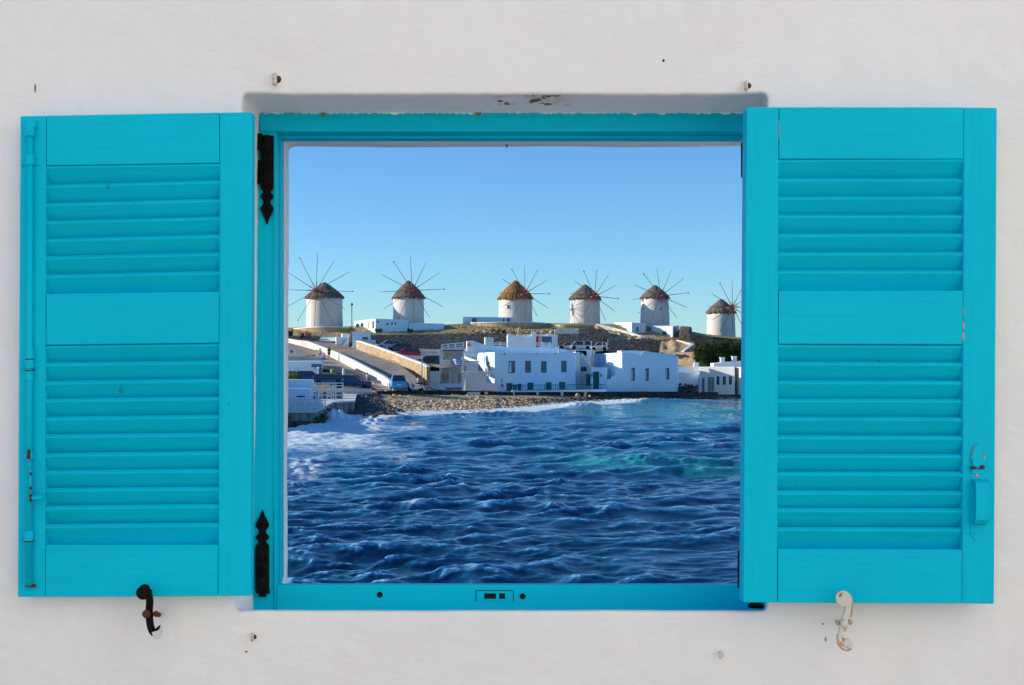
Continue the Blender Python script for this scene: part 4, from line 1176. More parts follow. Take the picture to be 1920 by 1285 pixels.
# fallen boulders one can pick out
bl_lab = ['pale boulder leaning against the dark sea wall right of the last pillar', 'ochre upright boulder at the waterline under the white house with three windows',
          'round brownish boulder low on the dark rocks between the balcony and the white house', 'pale boulder fallen on the rock ledge left of the last pale pillar', 'small pale boulder on the ledge under the green railing']
for (px_, py_, s, Yb), lb in zip(((1106, 743, 0.20, 171.2), (1178, 750, 0.26, 168.5), (1125, 751, 0.22, 169.6), (1083, 741.5, 0.34, 170.6), (1020, 748, 0.16, 170)), bl_lab):
    p = P(px_, py_, Yb)
    o = rock_mesh([(p.x, p.y, p.z, s)], 2).build('boulder', M['rock_tan'], smooth=True)
    tag(o, lb, 'boulder', 'boulders fallen along the sea wall')

# sea wall under the houses: dark stone, pale pillars, pale ledge
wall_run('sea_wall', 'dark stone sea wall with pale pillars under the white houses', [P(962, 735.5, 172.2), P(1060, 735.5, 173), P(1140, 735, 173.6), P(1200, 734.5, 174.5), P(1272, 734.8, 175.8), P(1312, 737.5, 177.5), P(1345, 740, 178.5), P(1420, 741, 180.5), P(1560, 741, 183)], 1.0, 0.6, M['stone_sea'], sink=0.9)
sw = [o for o in bpy.data.objects if o.name == 'sea_wall'][0]
for a in (962.5, 1008, 1054, 1097.5):
    Yp = 172.2 + (a - 962) / 98 * 0.8 - 0.28
    mb = MB(); w = 2.9 if a != 1008 else 2.2
    mb.ppx([(a - w, 735.2), (a + w, 735.2), (a + w * .75, 744.6), (a - w * .9, 744.6)], Yp, 0.25)
    mb.build('pillar', M['coping'], sw)
mb = MB()
for a, b_ in zip([(870, 744, 170.2), (960, 745, 170.6), (1010, 744.6, 171), (1060, 745.4, 171.4)], [(958, 745, 170.6), (1006, 744.6, 171), (1056, 745.4, 171.4), (1098, 746, 171.8)]):
    pa, pb = P(*a), P(*b_)
    mb.hexa([pa - Vector((0, 0, .14)), pb - Vector((0, 0, .14)), pb, pa], [pa + Vector((0, .9, -.14)), pb + Vector((0, .9, -.14)), pb + Vector((0, .9, 0)), pa + Vector((0, .9, 0))])
o = mb.build('ledge', M['coping'], sw)
wall_run('quay_wall', 'low dark stone quay wall above the pebble beach beside the ramp foot', [P(706, 733.5, 162), P(745, 733.5, 163), P(790, 732.5, 168), P(836, 732, 169.5), P(880, 733, 170), P(962, 735.5, 171)], 0.75, 0.5, M['stone_sea'], sink=0.5)
wall_run('quay_wall', 'dark rocky quay wall below the short white fence left of the beach', [P(612, 737, 156), P(660, 740, 157), P(706, 738, 160)], 0.9, 0.5, M['stone_sea'], sink=1.6)

# ================================================================== windmills
def windmill(px, Ym, w, eave, apex, base, hub, r_px, a0, label, thatch='thatch', win=(), seed=0, taper=0.95, extra=1.4, cap=0.0):
    r = w / 2 * Ym / K
    zb = Z(base, Ym)
    x0 = X(px, Ym)
    t = thing('windmill', label, 'windmill', (x0, Ym, zb - extra), 'windmills along the ridge')
    he = Z(eave, Ym) - zb + extra; ha = Z(apex, Ym) - zb + extra
    rs = random.Random(seed)
    mb = MB()
    n = 48
    prof = [(0.0, r * 1.03), (0.25, r * 1.012), (0.5, r * 0.995), (0.8, r * (taper + 0.02)), (1.0, r * taper)]
    vs = []; fs = []
    for f, rr in prof:
        for i in range(n):
            a = 2 * math.pi * i / n
            q = rr * (1 + 0.012 * noise.noise(Vector((math.cos(a) * 2, math.sin(a) * 2, f * 4 + seed))))
            vs.append((x0 + q * math.cos(a), Ym + q * math.sin(a), zb - extra + he * f))
    for k in range(len(prof) - 1):
        for i in range(n):
            j = (i + 1) % n
            fs.append((k * n + i, k * n + j, (k + 1) * n + j, (k + 1) * n + i))
    fs.append(tuple(range((len(prof) - 1) * n, len(prof) * n)))
    mb.add(vs, fs)
    tw = mb.build('tower', M['mill_white'], t, smooth=True)
    # thatched cone, shaggy rim
    mb = MB(); vs = []; fs = []
    n = 72; rings = 9
    rr0 = r * taper * 1.10
    for k in range(rings):
        f = k / (rings - 1)
        for i in range(n):
            a = 2 * math.pi * i / n
            q = rr0 * (1 - f) ** 0.93 + 0.10 * f + 0.06
            z = he - 0.12 + (ha - he + 0.12) * f
            if k == 0: z -= rs.uniform(0.02, 0.42) ; q *= rs.uniform(0.96, 1.04)
            else: q += rs.uniform(-0.09, 0.10) * (1 - f) + 0.10 * math.sin(f * 3.1)
            z += 0.06 * noise.noise(Vector((a * 3, f * 5, seed)))
            vs.append((x0 + q * math.cos(a), Ym + q * math.sin(a), zb - extra + z))
    for k in range(rings - 1):
        for i in range(n):
            j = (i + 1) % n
            fs.append((k * n + i, k * n + j, (k + 1) * n + j, (k + 1) * n + i))
    fs.append(tuple(reversed(range(n)))); fs.append(tuple(range((rings - 1) * n, rings * n)))
    mb.add(vs, fs)
    rf = mb.build('roof', M[thatch], t)
    mb = MB()                                        # loose reed ends hanging from the rim and sticking from the slope
    for i in range(420):
        a = rs.uniform(0, 6.283); f = 0 if rs.random() < 0.55 else rs.uniform(0, 0.9)
        q = rr0 * (1 - f) ** 0.93 + 0.10 * f + 0.07
        z = he - 0.12 + (ha - he + 0.12) * f
        c = Vector((x0 + q * math.cos(a), Ym + q * math.sin(a), zb - extra + z))
        d = Vector((math.cos(a) * 0.5, math.sin(a) * 0.5, -0.75)) * rs.uniform(0.15, 0.38)
        s = Vector((-math.sin(a), math.cos(a), 0)) * rs.uniform(0.02, 0.05)
        c = c - d * 0.5
        mb.add([c - s, c + s, c + d], [(0, 1, 2)])
    tag(mb.build('reed_ends', M[thatch], t, recalc=False), kind='stuff')
    # shaft, hub, spars
    hx, hy = hub
    yaw_x = (hx - px) * Ym / K
    ydist = r + 1.6
    hc = Vector((x0 + yaw_x, Ym - math.sqrt(max(ydist ** 2 - yaw_x ** 2, 4)), 0))
    hc.z = Z(hy, hc.y)
    start = Vector((x0, Ym, hc.z - 0.15))
    ax = (hc - start).normalized()
    MB().tube(start, hc + ax * 0.3, 0.20, 0.15, 10).build('windshaft', M['spar'], t)
    mb = MB(); mb.tube(hc - ax * 0.25, hc + ax * 0.25, 0.27, 0.24, 12)
    mb.tube(hc, hc + ax * 1.9, 0.075, 0.05, 6)
    hubo = mb.build('hub', M['redwood'], t)
    u = ax.cross(Vector((0, 0, 1))).normalized() * -1
    if u.x < 0: u = -u
    v = u.cross(ax).normalized()
    if v.z < 0: v = -v
    Rr = r_px * Ym / K
    tips = []
    for i in range(12):
        a = R(a0 + i * 30)
        d = u * math.cos(a) + v * math.sin(a)
        Ls = Rr * rs.uniform(0.94, 1.03)
        bend = ax * 0.05
        p1 = hc + d * 0.22; p2 = hc + d * Ls + bend
        MB().tube(p1, p2, 0.060, 0.036, 6).build('spar', M['spar'], t)
        tips.append(p2)
        sp = MB(); sp.tube(hc + d * 0.2 - ax * 0.04, hc + d * Rr * 0.24 - ax * 0.04, 0.10, 0.08, 5); sp.build('spar_clamp', M['redwood'], t)
        if i % 4 == 1:                                # furled end with a rag of rope
            MB().tube(p2 - d * 0.30, p2, 0.08, 0.10, 6).build('sail_tie', M['spar'], t)
    mb = MB()
    nose = hc + ax * 1.85
    for p in tips: mb.tube(nose, p, 0.005, 0.005, 3, caps=False)
    mb.build('rigging', M['spar'], t)
    for (wx, wy, ww, wh) in win:
        a = math.asin(max(-1, min(1, (wx - px) * Ym / K / r)))
        c = Vector((x0 + math.sin(a) * r * 0.99, Ym - math.cos(a) * r * 0.99, 0)); c.z = Z(wy, c.y)
        rot = Matrix.Rotation(a, 3, 'Z')
        fr = MB().obox(c, (ww * Ym / K + 0.12, 0.10, wh * Ym / K + 0.12), rot).build('window', M['wood_white'], t)
        MB().obox(c + Vector((math.sin(a), -math.cos(a), 0)) * 0.03, (ww * Ym / K, 0.08, wh * Ym / K), rot).build('pane', M['glass'], fr)
    return t
windmill(608.5, 226, 67, 556, 529.5, 613, (599, 545), 70, 88, 'largest cream windmill at the far left of the ridge with dark thatched cone', seed=1, taper=0.985, extra=0.5)
windmill(766, 225, 58, 556.5, 526.5, 606, (775, 545), 63, 93, 'second windmill from the left, behind the long low white building', seed=2, taper=0.97)
windmill(966.5, 232, 63, 558, 526, 604, (982.5, 550.6), 51, 90, 'windmill with ochre brown thatch on the round stone bastion, small window in its tower', 'thatch_tan', win=((952.3, 575.5, 4.2, 7),), seed=3, taper=0.97)
windmill(1097, 228, 56, 558.5, 534, 608, (1111, 555.6), 50, 85, 'windmill with pale hub, next to the right of the ochre thatched mill', seed=4, taper=0.97)
windmill(1228, 228, 54, 557, 535, 611, (1232, 555.6), 54, 97, 'tapering windmill with a small dark window rising behind the white cottage on the ridge', win=((1234.5, 579.5, 3, 6), (1202.5, 563, 2.0, 5)), seed=5, taper=0.93)
windmill(1352, 232, 53, 584, 561, 632, (1365, 576), 51, 90, 'rightmost and lowest windmill with bright red hub, partly cut off by the right shutter', seed=6, taper=0.95)

# ================================================================== ridge walls and bastions
def curve_wall(name, label, pts, h, th, m, top_m, th_top=0.2, cat='wall', sub=6):
    c = spline([tuple(p) for p in pts], sub)
    return wall_run(name, label, [Vector(p) for p in c], h, th, m, top_m, cat, th_top=th_top, sink=0.8, over=0.08)
curve_wall('mill_bastion', 'curved tan and dark stone bastion with white rim under the largest windmill', [P(530, 618, 225), P(552, 617.5, 218), P(585, 615, 214.5), P(620, 614, 213.6), P(648, 615, 215), P(658, 616, 220)], 1.5, 0.6, M['stone_tan'], M['white'])
curve_wall('mill_bastion', 'long round rubble bastion with white rim under the ochre thatched windmill', [P(880, 606.5, 228), P(881, 606.5, 222), P(900, 606, 217.5), P(950, 605, 215.5), P(1000, 605.5, 216), P(1028, 607.5, 219), P(1034, 608, 226)], 1.6, 0.6, M['stone_tan'], M['white'], 0.14)
curve_wall('stone_terrace_wall', 'tan stone terrace wall under the windmill with pale hub', [P(1036, 611, 222), P(1046, 610.5, 216.5), P(1080, 610, 215.5), P(1118, 609.5, 215.5)], 1.0, 0.5, M['stone_tan'], M['coping'], 0.12)
wall_run('low_wall', 'low dark stone wall left of the round rubble bastion', [P(853, 609.5, 221), P(882, 608, 220.5)], 0.9, 0.5, M['stone_dark'])
# the long dark retaining wall across the slope
wall_run('slope_wall', 'long dark rubble retaining wall across the slope behind the white houses, left stretch', [P(694, 628.5, 208.4), P(760, 627.5, 208.2), P(850, 626, 208), P(953, 625, 208)], 2.9, 0.5, M['stone_dark'], sink=1.2)
wall_run('slope_wall', 'dark rubble retaining wall with a pale top between the red door terrace and the rocky slope', [P(1040, 626, 208), P(1085, 626, 208)], 3.4, 0.5, M['stone_dark'], M['coping'], th_top=0.7, sink=1.0)
wall_run('slope_wall', 'taller dark rubble block rising in steps below the windmill with pale hub', [P(1085, 617, 208), P(1128, 617, 208), P(1140, 620, 208), P(1144, 634, 208)], [4.2, 4.2, 4.0, 2.8], 3.0, M['stone_dark'], sink=1.0)
wall_run('slope_wall', 'lower dark rubble retaining wall behind the white house with three windows', [P(1140, 636, 206.5), P(1210, 637, 206.5), P(1258, 639, 206.5), P(1300, 650, 206)], [2.8, 2.8, 2.6, 1.6], 0.5, M['stone_dark'], sink=1.8)
loft('rocky_slope', [P(1130, 636.5, 207), P(1165, 637, 207), P(1211, 637.5, 207)], [P(1112, 609.5, 216), P(1150, 616, 215), P(1210, 635, 210)], M['earth'], 40, 14, bump=0.5, freq=0.9)
wall_run('slope_wall', 'pale coping line running down the rocky slope to the dark retaining wall', [P(1118, 608.5, 215), P(1150, 616, 213.5), P(1185, 625.5, 211), P(1212, 635, 209)], 0.35, 0.4, M['coping'], M['white'], th_top=0.12)
loft('rocky_slope', [P(1235, 662, 200), P(1262, 665, 199), P(1285, 668, 198)], [P(1240, 640, 206), P(1272, 641, 205), P(1296, 650, 203)], M['earth'], 20, 8, bump=0.4, freq=0.9)
wall_run('slope_wall', 'white topped stone wall slanting down right of the dark retaining wall', [P(1268, 639, 205.6), P(1296, 647, 203), P(1278, 660, 200)], 0.8, 0.4, M['stone_tan'], M['white'], th_top=0.15)
wall_run('slope_wall', 'sunlit tan stone wall left of the dark tree', [P(1268, 661, 199.5), P(1304, 660, 197.5)], 2.2, 0.5, M['stone_tan'], sink=1.0)
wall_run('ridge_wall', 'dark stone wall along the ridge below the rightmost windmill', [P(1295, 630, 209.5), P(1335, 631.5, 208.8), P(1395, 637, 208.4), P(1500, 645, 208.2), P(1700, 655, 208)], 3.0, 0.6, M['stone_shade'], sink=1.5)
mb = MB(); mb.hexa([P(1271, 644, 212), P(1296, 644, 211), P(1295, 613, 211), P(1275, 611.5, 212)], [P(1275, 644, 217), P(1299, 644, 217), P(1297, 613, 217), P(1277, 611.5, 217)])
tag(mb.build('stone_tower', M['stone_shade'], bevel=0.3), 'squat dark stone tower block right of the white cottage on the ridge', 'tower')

# ================================================================== houses
def house(name, label, cat, verts, zb, tops, holes, m, group=None, roof_m=None, depth=0.16, down=0.4, rim=None):
    """verts: (px, distance) going left-back, front-left, front-right, right-back; tops: picture row of the wall top above every corner"""
    n = len(verts)
    G = [Vector((X(a, b), b, 0)) for a, b in verts]
    T = [Z(tp, v[1]) for tp, v in zip(tops, verts)]
    c = sum(G, Vector()) / n
    t = thing(name, label, cat, (c.x, c.y, zb), group)
    mb = MB(); wins = []; ring_ = []; allz = [zb - down]
    for i in range(n):
        A, B = G[i], G[(i + 1) % n]
        for h in holes.get(i, []):
            Ym = (A.y + B.y) / 2
            d = (B - A).normalized(); tt = ((h[0] + h[2]) / 2 - CX) / K
            Ym = (A + d * ((tt * A.y - A.x) / (d.x - tt * d.y))).y
            allz += [max(Z(h[3], Ym), zb), Z(h[1], Ym)]
    allz = sorted(set(allz))
    for i in range(n):
        A, B = G[i], G[(i + 1) % n]
        ta, tb = T[i], T[(i + 1) % n]
        L_ = (B - A).length; d = (B - A) / L_; nr = Vector((d.y, -d.x, 0))
        def ucoord(px):
            tt = (px - CX) / K
            return (tt * A.y - A.x) / (d.x - tt * d.y)
        hs = []
        for h in holes.get(i, []):
            u0, u1 = ucoord(h[0]), ucoord(h[2])
            Ym = (A + d * ((u0 + u1) / 2)).y
            hs.append((min(u0, u1), max(u0, u1), max(Z(h[3], Ym), zb), Z(h[1], Ym)) + tuple(h[4:]))
        us = sorted(set([0, L_] + [q for h in hs for q in h[:2]]))
        u_mid = []
        for a_, b_ in zip(us[:-1], us[1:]):
            u_mid.append(a_)
        zs = []
        for q in sorted(allz + [q for h in hs for q in h[2:4]]):
            if not zs or q - zs[-1] > 1e-5: zs.append(q)
        hs = [(h[0], h[1], min(zs, key=lambda q: abs(q - h[2])), min(zs, key=lambda q: abs(q - h[3]))) + tuple(h[4:]) for h in hs]
        zs = [q for q in zs if q < min(ta, tb) - .02]
        def pt(u, z): return A + d * u + Vector((0, 0, z))
        def top(u): return ta + (tb - ta) * u / L_
        for a, b in zip(us[:-1], us[1:]):
            rows = [(z0, z1) for z0, z1 in zip(zs[:-1], zs[1:])]
            for z0, z1 in rows:
                um, zm = (a + b) / 2, (z0 + z1) / 2
                if any(h[0] < um < h[1] and h[2] < zm < h[3] for h in hs): continue
                mb.quad(pt(a, z0), pt(b, z0), pt(b, z1), pt(a, z1))
            mb.quad(pt(a, zs[-1]), pt(b, zs[-1]), pt(b, top(b)), pt(a, top(a)))
            ring_.append(pt(a, top(a)))
        for h in hs:
            u0, u1, z0, z1, kind = h[:5]
            e = -nr * depth
            q = [pt(u0, z0), pt(u1, z0), pt(u1, z1), pt(u0, z1)]
            zc = [z for z in zs if z0 - 1e-5 <= z <= z1 + 1e-5]
            for uu in (u0, u1):
                for za, zc_ in zip(zc[:-1], zc[1:]): mb.quad(pt(uu, za), pt(uu, zc_), pt(uu, zc_) + e, pt(uu, za) + e)
            uc = [u for u in us if u0 - 1e-5 <= u <= u1 + 1e-5]
            for ua, ub in zip(uc[:-1], uc[1:]):
                for z_ in (z0, z1): mb.quad(pt(ua, z_), pt(ub, z_), pt(ub, z_) + e, pt(ua, z_) + e)
                for za, zc_ in zip(zc[:-1], zc[1:]): mb.quad(pt(ua, za) + e, pt(ub, za) + e, pt(ub, zc_) + e, pt(ua, zc_) + e)
            wins.append((A, d, nr, h))
    mb.add(ring_, [tuple(range(len(ring_)))])
    wo_ = mb.build('wall', m, t, recalc=False)
    bm = bmesh.new(); bm.from_mesh(wo_.data)
    bmesh.ops.remove_doubles(bm, verts=bm.verts, dist=2e-4)
    bmesh.ops.recalc_face_normals(bm, faces=bm.faces)
    off_ = wloc(t)
    cs_ = [(g.x - off_.x, g.y - off_.y) for g in G]
    def atc(v): return any(abs(v.co.x - a) + abs(v.co.y - b_) < 1e-3 for a, b_ in cs_)
    es = [e for e in bm.edges if len(e.link_faces) == 2 and ((atc(e.verts[0]) and atc(e.verts[1]) and abs(e.verts[0].co.x - e.verts[1].co.x) < 1e-3) or max(len(f.verts) for f in e.link_faces) > 4 or (len(ring_) == 4 and max(f.normal.z for f in e.link_faces) > .8 and min(e.verts[0].co.z, e.verts[1].co.z) > min(T) - off_.z - .05))]
    bmesh.ops.bevel(bm, geom=es, offset=0.10, segments=2, profile=0.5, affect='EDGES', clamp_overlap=True)
    bm.to_mesh(wo_.data); bm.free()
    if rim:
        rb = MB()
        for i in range(n):
            A, B = G[i], G[(i + 1) % n]
            d = (B - A).normalized(); nr = Vector((d.y, -d.x, 0)) * 0.05; inn = Vector((-d.y, d.x, 0)) * 0.3
            a = Vector((A.x, A.y, T[i])); b = Vector((B.x, B.y, T[(i + 1) % n]))
            u = Vector((0, 0, rim))
            rb.hexa([a + nr - u * .2, b + nr - u * .2, b + nr + u, a + nr + u], [a + inn - u * .2, b + inn - u * .2, b + inn + u, a + inn + u])
        rb.build('parapet', m, t)
    for A, d, nr, h in wins:
        u0, u1, z0, z1, kind = h[:5]
        col = h[5] if len(h) > 5 else 'shut_blue'
        def bx(ua, ub, za, zb_, d0, d1, mb):
            p = [A + d * ua - nr * d0, A + d * ub - nr * d0]
            q = [A + d * ua - nr * d1, A + d * ub - nr * d1]
            up = lambda v, z: Vector((v.x, v.y, z))
            mb.hexa([up(p[0], za), up(p[1], za), up(p[1], zb_), up(p[0], zb_)], [up(q[0], za), up(q[1], za), up(q[1], zb_), up(q[0], zb_)])
        w = u1 - u0; hgt = z1 - z0
        fw = 0.06 if w > 0.5 else 0.04
        m1 = MB()
        bx(u0, u0 + fw, z0, z1, 0.03, 0.10, m1); bx(u1 - fw, u1, z0, z1, 0.03, 0.10, m1)
        bx(u0 + fw, u1 - fw, z1 - fw, z1, 0.03, 0.10, m1)
        if kind != 'door': bx(u0 + fw, u1 - fw, z0, z0 + fw, 0.03, 0.10, m1)
        if kind in ('door',):
            dr = m1.build('door', M[col], t)
            m2 = MB(); bx(u0 + fw, u1 - fw, z0, z1 - fw, 0.07, 0.12, m2); m2.build('leaf', M[col], dr)
            m2 = MB(); bx(u0 + w * .18, u1 - w * .18, z0 + hgt * .55, z1 - hgt * .12, 0.055, 0.069, m2); bx(u0 + w * .18, u1 - w * .18, z0 + hgt * .1, z0 + hgt * .45, 0.055, 0.069, m2)
            m2.build('panel', M[col], dr)
        elif kind == 'shutter':
            wd = m1.build('window', M[col], t)
            for (a, b) in ((u0 + fw, (u0 + u1) / 2 - .01), ((u0 + u1) / 2 + .01, u1 - fw)):
                m2 = MB(); bx(a, b, z0 + fw, z1 - fw, 0.09, 0.12, m2)
                k = 8
                for j in range(k):
                    za = z0 + fw + .05 + (hgt - 2 * fw - .1) * j / k
                    bx(a + .05, b - .05, za, za + (hgt - .2) / k * .55, 0.06, 0.089, m2)
                m2.build('shutter_leaf', M[col], wd)
        elif kind == 'open':
            m1.build('window', M[col], t)
            m2 = MB(); bx(u0 + fw, u1 - fw, z0 + fw, z1 - fw, 0.13, 0.15, m2); m2.build('opening', M['glass'], t)
        else:
            wd = m1.build('window', M[col], t)
            m2 = MB(); bx(u0 + fw, u1 - fw, z0 + fw, z1 - fw, 0.11, 0.13, m2); m2.build('pane', M['glass'], wd)
            m2 = MB()
            if kind == 'lattice':
                for j in range(1, 5): bx(u0 + w * j / 5 - .02, u0 + w * j / 5 + .02, z0 + fw, z1 - fw, 0.04, 0.09, m2)
                for j in range(1, 6): bx(u0 + fw, u1 - fw, z0 + hgt * j / 6 - .02, z0 + hgt * j / 6 + .02, 0.045, 0.085, m2)
            else:
                bx((u0 + u1) / 2 - .025, (u0 + u1) / 2 + .025, z0 + fw, z1 - fw, 0.05, 0.109, m2)
                bx(u0 + fw, u1 - fw, z0 + hgt * .62, z0 + hgt * .62 + .04, 0.052, 0.107, m2)
            m2.build('glazing_bar', M[col], wd)
            if kind == 'curtain':
                m2 = MB(); bx(u0 + w * .16, u0 + w * .46, z0 + hgt * .08, z1 - hgt * .12, 0.100, 0.105, m2); m2.build('curtain', M['shade_blue_white'], wd)
    return t

# long two-storey house
up = [(953.5, 677, 966, 700, 'curtain', 'shut_blue'), (984.5, 677, 995.5, 699, 'shutter', 'shut_blue'), (1014.3, 677.5, 1025, 699, 'shutter', 'shut_blue'), (1052, 677, 1062.5, 698.5, 'shutter', 'shut_blue')]
dn = [(949.5, 718.5, 961, 733.5, 'door', 'green2'), (989, 717.5, 1000, 733.5, 'door', 'green2'), (1023.5, 717, 1034, 733.5, 'door', 'green'), (1048, 716.5, 1060, 733.5, 'door', 'green2')]
H1 = house('white_house', 'long two-storey whitewashed house with four shuttered windows above the green railing', 'house', [(868, 190), (927, 175), (1079, 178), (1081, 192)], Z(733.5, 175), [663, 660.5, 661.5, 661], {0: [(912.5, 678, 919, 698, 'shutter', 'blinds')], 1: up + dn}, M['shade_blue_white'])
for a in ((946, 662), (1005, 662), (1041, 662)):
    p = P(a[0], a[1], 175.6)
    MB().box(p.x - .06, p.x + .06, 175.0, 175.6, p.z - .25, p.z).build('spout', M['shut_blue'], H1)
# raised part behind with its roof terrace
mb = MB(); mb.ppx([(871, 669), (871, 653), (877, 652), (876, 640), (885, 638.5), (897, 642.5), (910, 648), (960, 650.5), (1045, 652.5), (1062, 656.5), (1072, 664), (1072, 669)], 183, 5.0)
H1b = mb.build('upper_storey', M['shade_blue_white'], H1)
mb = MB(); mb.ppx([(1044, 652), (1055, 655), (1078, 657), (1100, 658), (1100, 668), (1044, 668)], 186, 3); mb.build('roof_step', M['white'], H1)
mb = MB(); mb.ppx([(1047, 655.5), (1051, 655.5), (1051, 661), (1047, 661)], 177.5, 0.5); mb.build('chimney_pot', M['white'], H1)
def sign_panel(px0, py0, px1, py1, Y, name, m, parent):
    return MB().bpx(px0, py0, px1, py1, Y, 0.06).build(name, m, parent)
# roof terrace balustrades
def balustrade(label, posts, Y, top, bot, rails, m, pw=1.5, th=0.15, nm='roof_railing'):
    t = thing(nm, label, 'railing', P((posts[0] + posts[-1]) / 2, bot, Y), 'white roof terrace railings')
    f = lambda v, i: v if not isinstance(v, (list, tuple)) else v[0] + (v[1] - v[0]) * i
    for k, a in enumerate(posts):
        i = k / max(1, len(posts) - 1)
        MB().ppx([(a - pw, f(bot, i)), (a + pw, f(bot, i)), (a + pw, f(top, i)), (a - pw, f(top, i))], Y, th * 1.6).build('post', m, t)
    for r_ in rails:
        for k in range(len(posts) - 1):
            i0 = k / (len(posts) - 1); i1 = (k + 1) / (len(posts) - 1)
            ya = f(top, i0) + (f(bot, i0) - f(top, i0)) * r_; yb = f(top, i1) + (f(bot, i1) - f(top, i1)) * r_
            MB().ppx([(posts[k] + pw, ya + .9), (posts[k + 1] - pw, yb + .9), (posts[k + 1] - pw, yb - .9), (posts[k] + pw, ya - .9)], Y + .04, th).build('rail', m, t)
    return t
def b2(label, posts, Y, tl, tr, bl_, br, rails, m, pw=1.4, th=0.15):
    t = thing('roof_railing', label, 'railing', P((posts[0] + posts[-1]) / 2, (bl_ + br) / 2, Y), 'white roof terrace railings')
    g = lambda a, b, x: a + (b - a) * (x - posts[0]) / (posts[-1] - posts[0])
    for a in posts:
        MB().ppx([(a - pw, g(bl_, br, a)), (a + pw, g(bl_, br, a)), (a + pw, g(tl, tr, a)), (a - pw, g(tl, tr, a))], Y, th * 1.6).build('post', m, t)
    for r_ in rails:
        for a, b in zip(posts[:-1], posts[1:]):
            ya = g(tl, tr, a) + (g(bl_, br, a) - g(tl, tr, a)) * r_; yb = g(tl, tr, b) + (g(bl_, br, b) - g(tl, tr, b)) * r_
            MB().ppx([(a + pw, ya + .9), (b - pw, yb + .9), (b - pw, yb - .9), (a + pw, ya - .9)], Y + .04, th).build('rail', m, t)
    return t
b2('white post and rail fence on the roof above the beige blinds', [828.5, 840, 854, 869], 180, 645.5, 642, 655.5, 651.5, (0.1, 0.55, 0.95), M['wood_white'])
b2('white roof terrace railing between the pale chimney block and the stair wall', [912, 918, 938, 960], 182.6, 641, 641, 650, 651, (0.25, 0.6), M['wood_white'], pw=1.6)
b2('white roof terrace railing with square posts in front of the red door', [955, 994, 1018, 1031], 182, 641, 642, 652, 653, (0.15, 0.5), M['wood_white'], pw=2.2)
o = house('roof_block', 'small white block marked with red strokes at the left end of the roof terrace', 'parapet block', [(874, 183.5), (875.5, 182.5), (886, 182.8), (888, 184)], Z(653, 183), [640, 640, 638.5, 638.5], {}, M['white'])
for a, b in (((877.5, 643), (880, 650)), ((880.5, 643.5), (881.5, 651)), ((882.5, 642.5), (883.5, 650)), ((877.5, 646), (884, 646.8))):
    sign_panel(a[0], a[1], max(b[0], a[0] + 1), max(b[1], a[1] + 1), 182.42, 'red_stroke', M['pink'], o)
house('roof_cabin', 'cream square chimney block on the roof left of the red door', 'chimney', [(908, 187.5), (909.5, 186), (922, 186.5), (925.5, 188.5)], Z(650, 187), [632.5, 632.5, 632, 632.5], {}, M['coping'])
# red-door terrace house
H5 = house('terrace_house', 'small white roof house with a red door and blue grey shutters above the long house', 'house', [(950, 194), (951.5, 190), (1044, 191.5), (1046, 195)], Z(655, 190), [628.5, 629, 627, 627], {1: [(1005.3, 630.3, 1010, 652, 'door', 'red'), (1015.5, 631, 1034.5, 646, 'shutter', 'shut_blue')]}, M['white'])
MB().bpx(1010.3, 630.5, 1014.5, 650, 190.3, 0.08).build('pink_strip', M['pink'], H5)
for pp in ([(951.5, 625), (959, 626), (961, 632.5), (951.5, 632.5)], [(997, 624), (1005, 622), (1006, 629.5), (997, 631)], [(1026, 626), (1031, 624.5), (1034, 629), (1026, 629)]):
    MB().ppx(pp, 190.2, 0.9).build('parapet_horn', M['white'], H5)
mb = MB()
for k in range(7):
    a = 966 + k * 4.6
    mb.ppx([(a, 640 - k * .6), (a + 1.2, 640 - k * .6), (a + 3.6, 633.5 - k * .5), (a + 2.4, 633.5 - k * .5)], 189.75, 0.1)
mb.build('slanted_baluster', M['coping'], H5)
t = thing('statue', 'small tan statue or plant stem standing on the roof of the red door house', 'statue', P(974, 632, 191.5))
mb = MB(); mb.path([P(971, 632, 191.5), P(972.5, 622, 191.5), P(974, 614, 191.5)], 0.18, 7); mb.build('stem', M['earth'], t, smooth=True)
mb = MB(); mb.path([P(977, 632, 191.5), P(979, 627, 191.5), P(976, 622, 191.5)], 0.14, 6); mb.build('branch', M['earth'], t, smooth=True)
# recess between the two houses
H7 = house('white_house', 'recessed white house between the long house and the stepped house, with an arched grey door', 'house', [(1077, 192), (1078, 186), (1112, 186), (1116, 190)], Z(733, 181), [658, 656, 656, 657], {1: [(1088.5, 688, 1100, 696.5, 'window', 'shut_blue'), (1098.5, 702, 1107.5, 724, 'door', 'shut_blue')]}, M['shade_blue_white'])
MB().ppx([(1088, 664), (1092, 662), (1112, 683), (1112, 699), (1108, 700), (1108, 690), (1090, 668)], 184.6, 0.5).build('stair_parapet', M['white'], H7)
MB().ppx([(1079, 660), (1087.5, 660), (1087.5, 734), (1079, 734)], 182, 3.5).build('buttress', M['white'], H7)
H8 = house('door_block', 'rounded white porch block with a dark green door at the end of the green railing', 'porch', [(1107, 184), (1108.5, 177.4), (1136.5, 177.4), (1139, 184)], Z(733.5, 177.4), [691.5, 690.5, 690.5, 691], {1: [(1112, 697, 1123.5, 731, 'door', 'green')]}, M['shade_blue_white'], rim=0.10)
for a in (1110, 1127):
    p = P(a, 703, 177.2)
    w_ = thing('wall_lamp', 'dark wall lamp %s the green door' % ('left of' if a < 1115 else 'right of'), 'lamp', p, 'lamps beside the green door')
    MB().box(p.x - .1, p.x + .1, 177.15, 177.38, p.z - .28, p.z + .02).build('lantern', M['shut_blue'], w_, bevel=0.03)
    MB().box(p.x - .04, p.x + .04, 177.2, 177.39, p.z + .03, p.z + .2).build('bracket', M['iron'], w_)
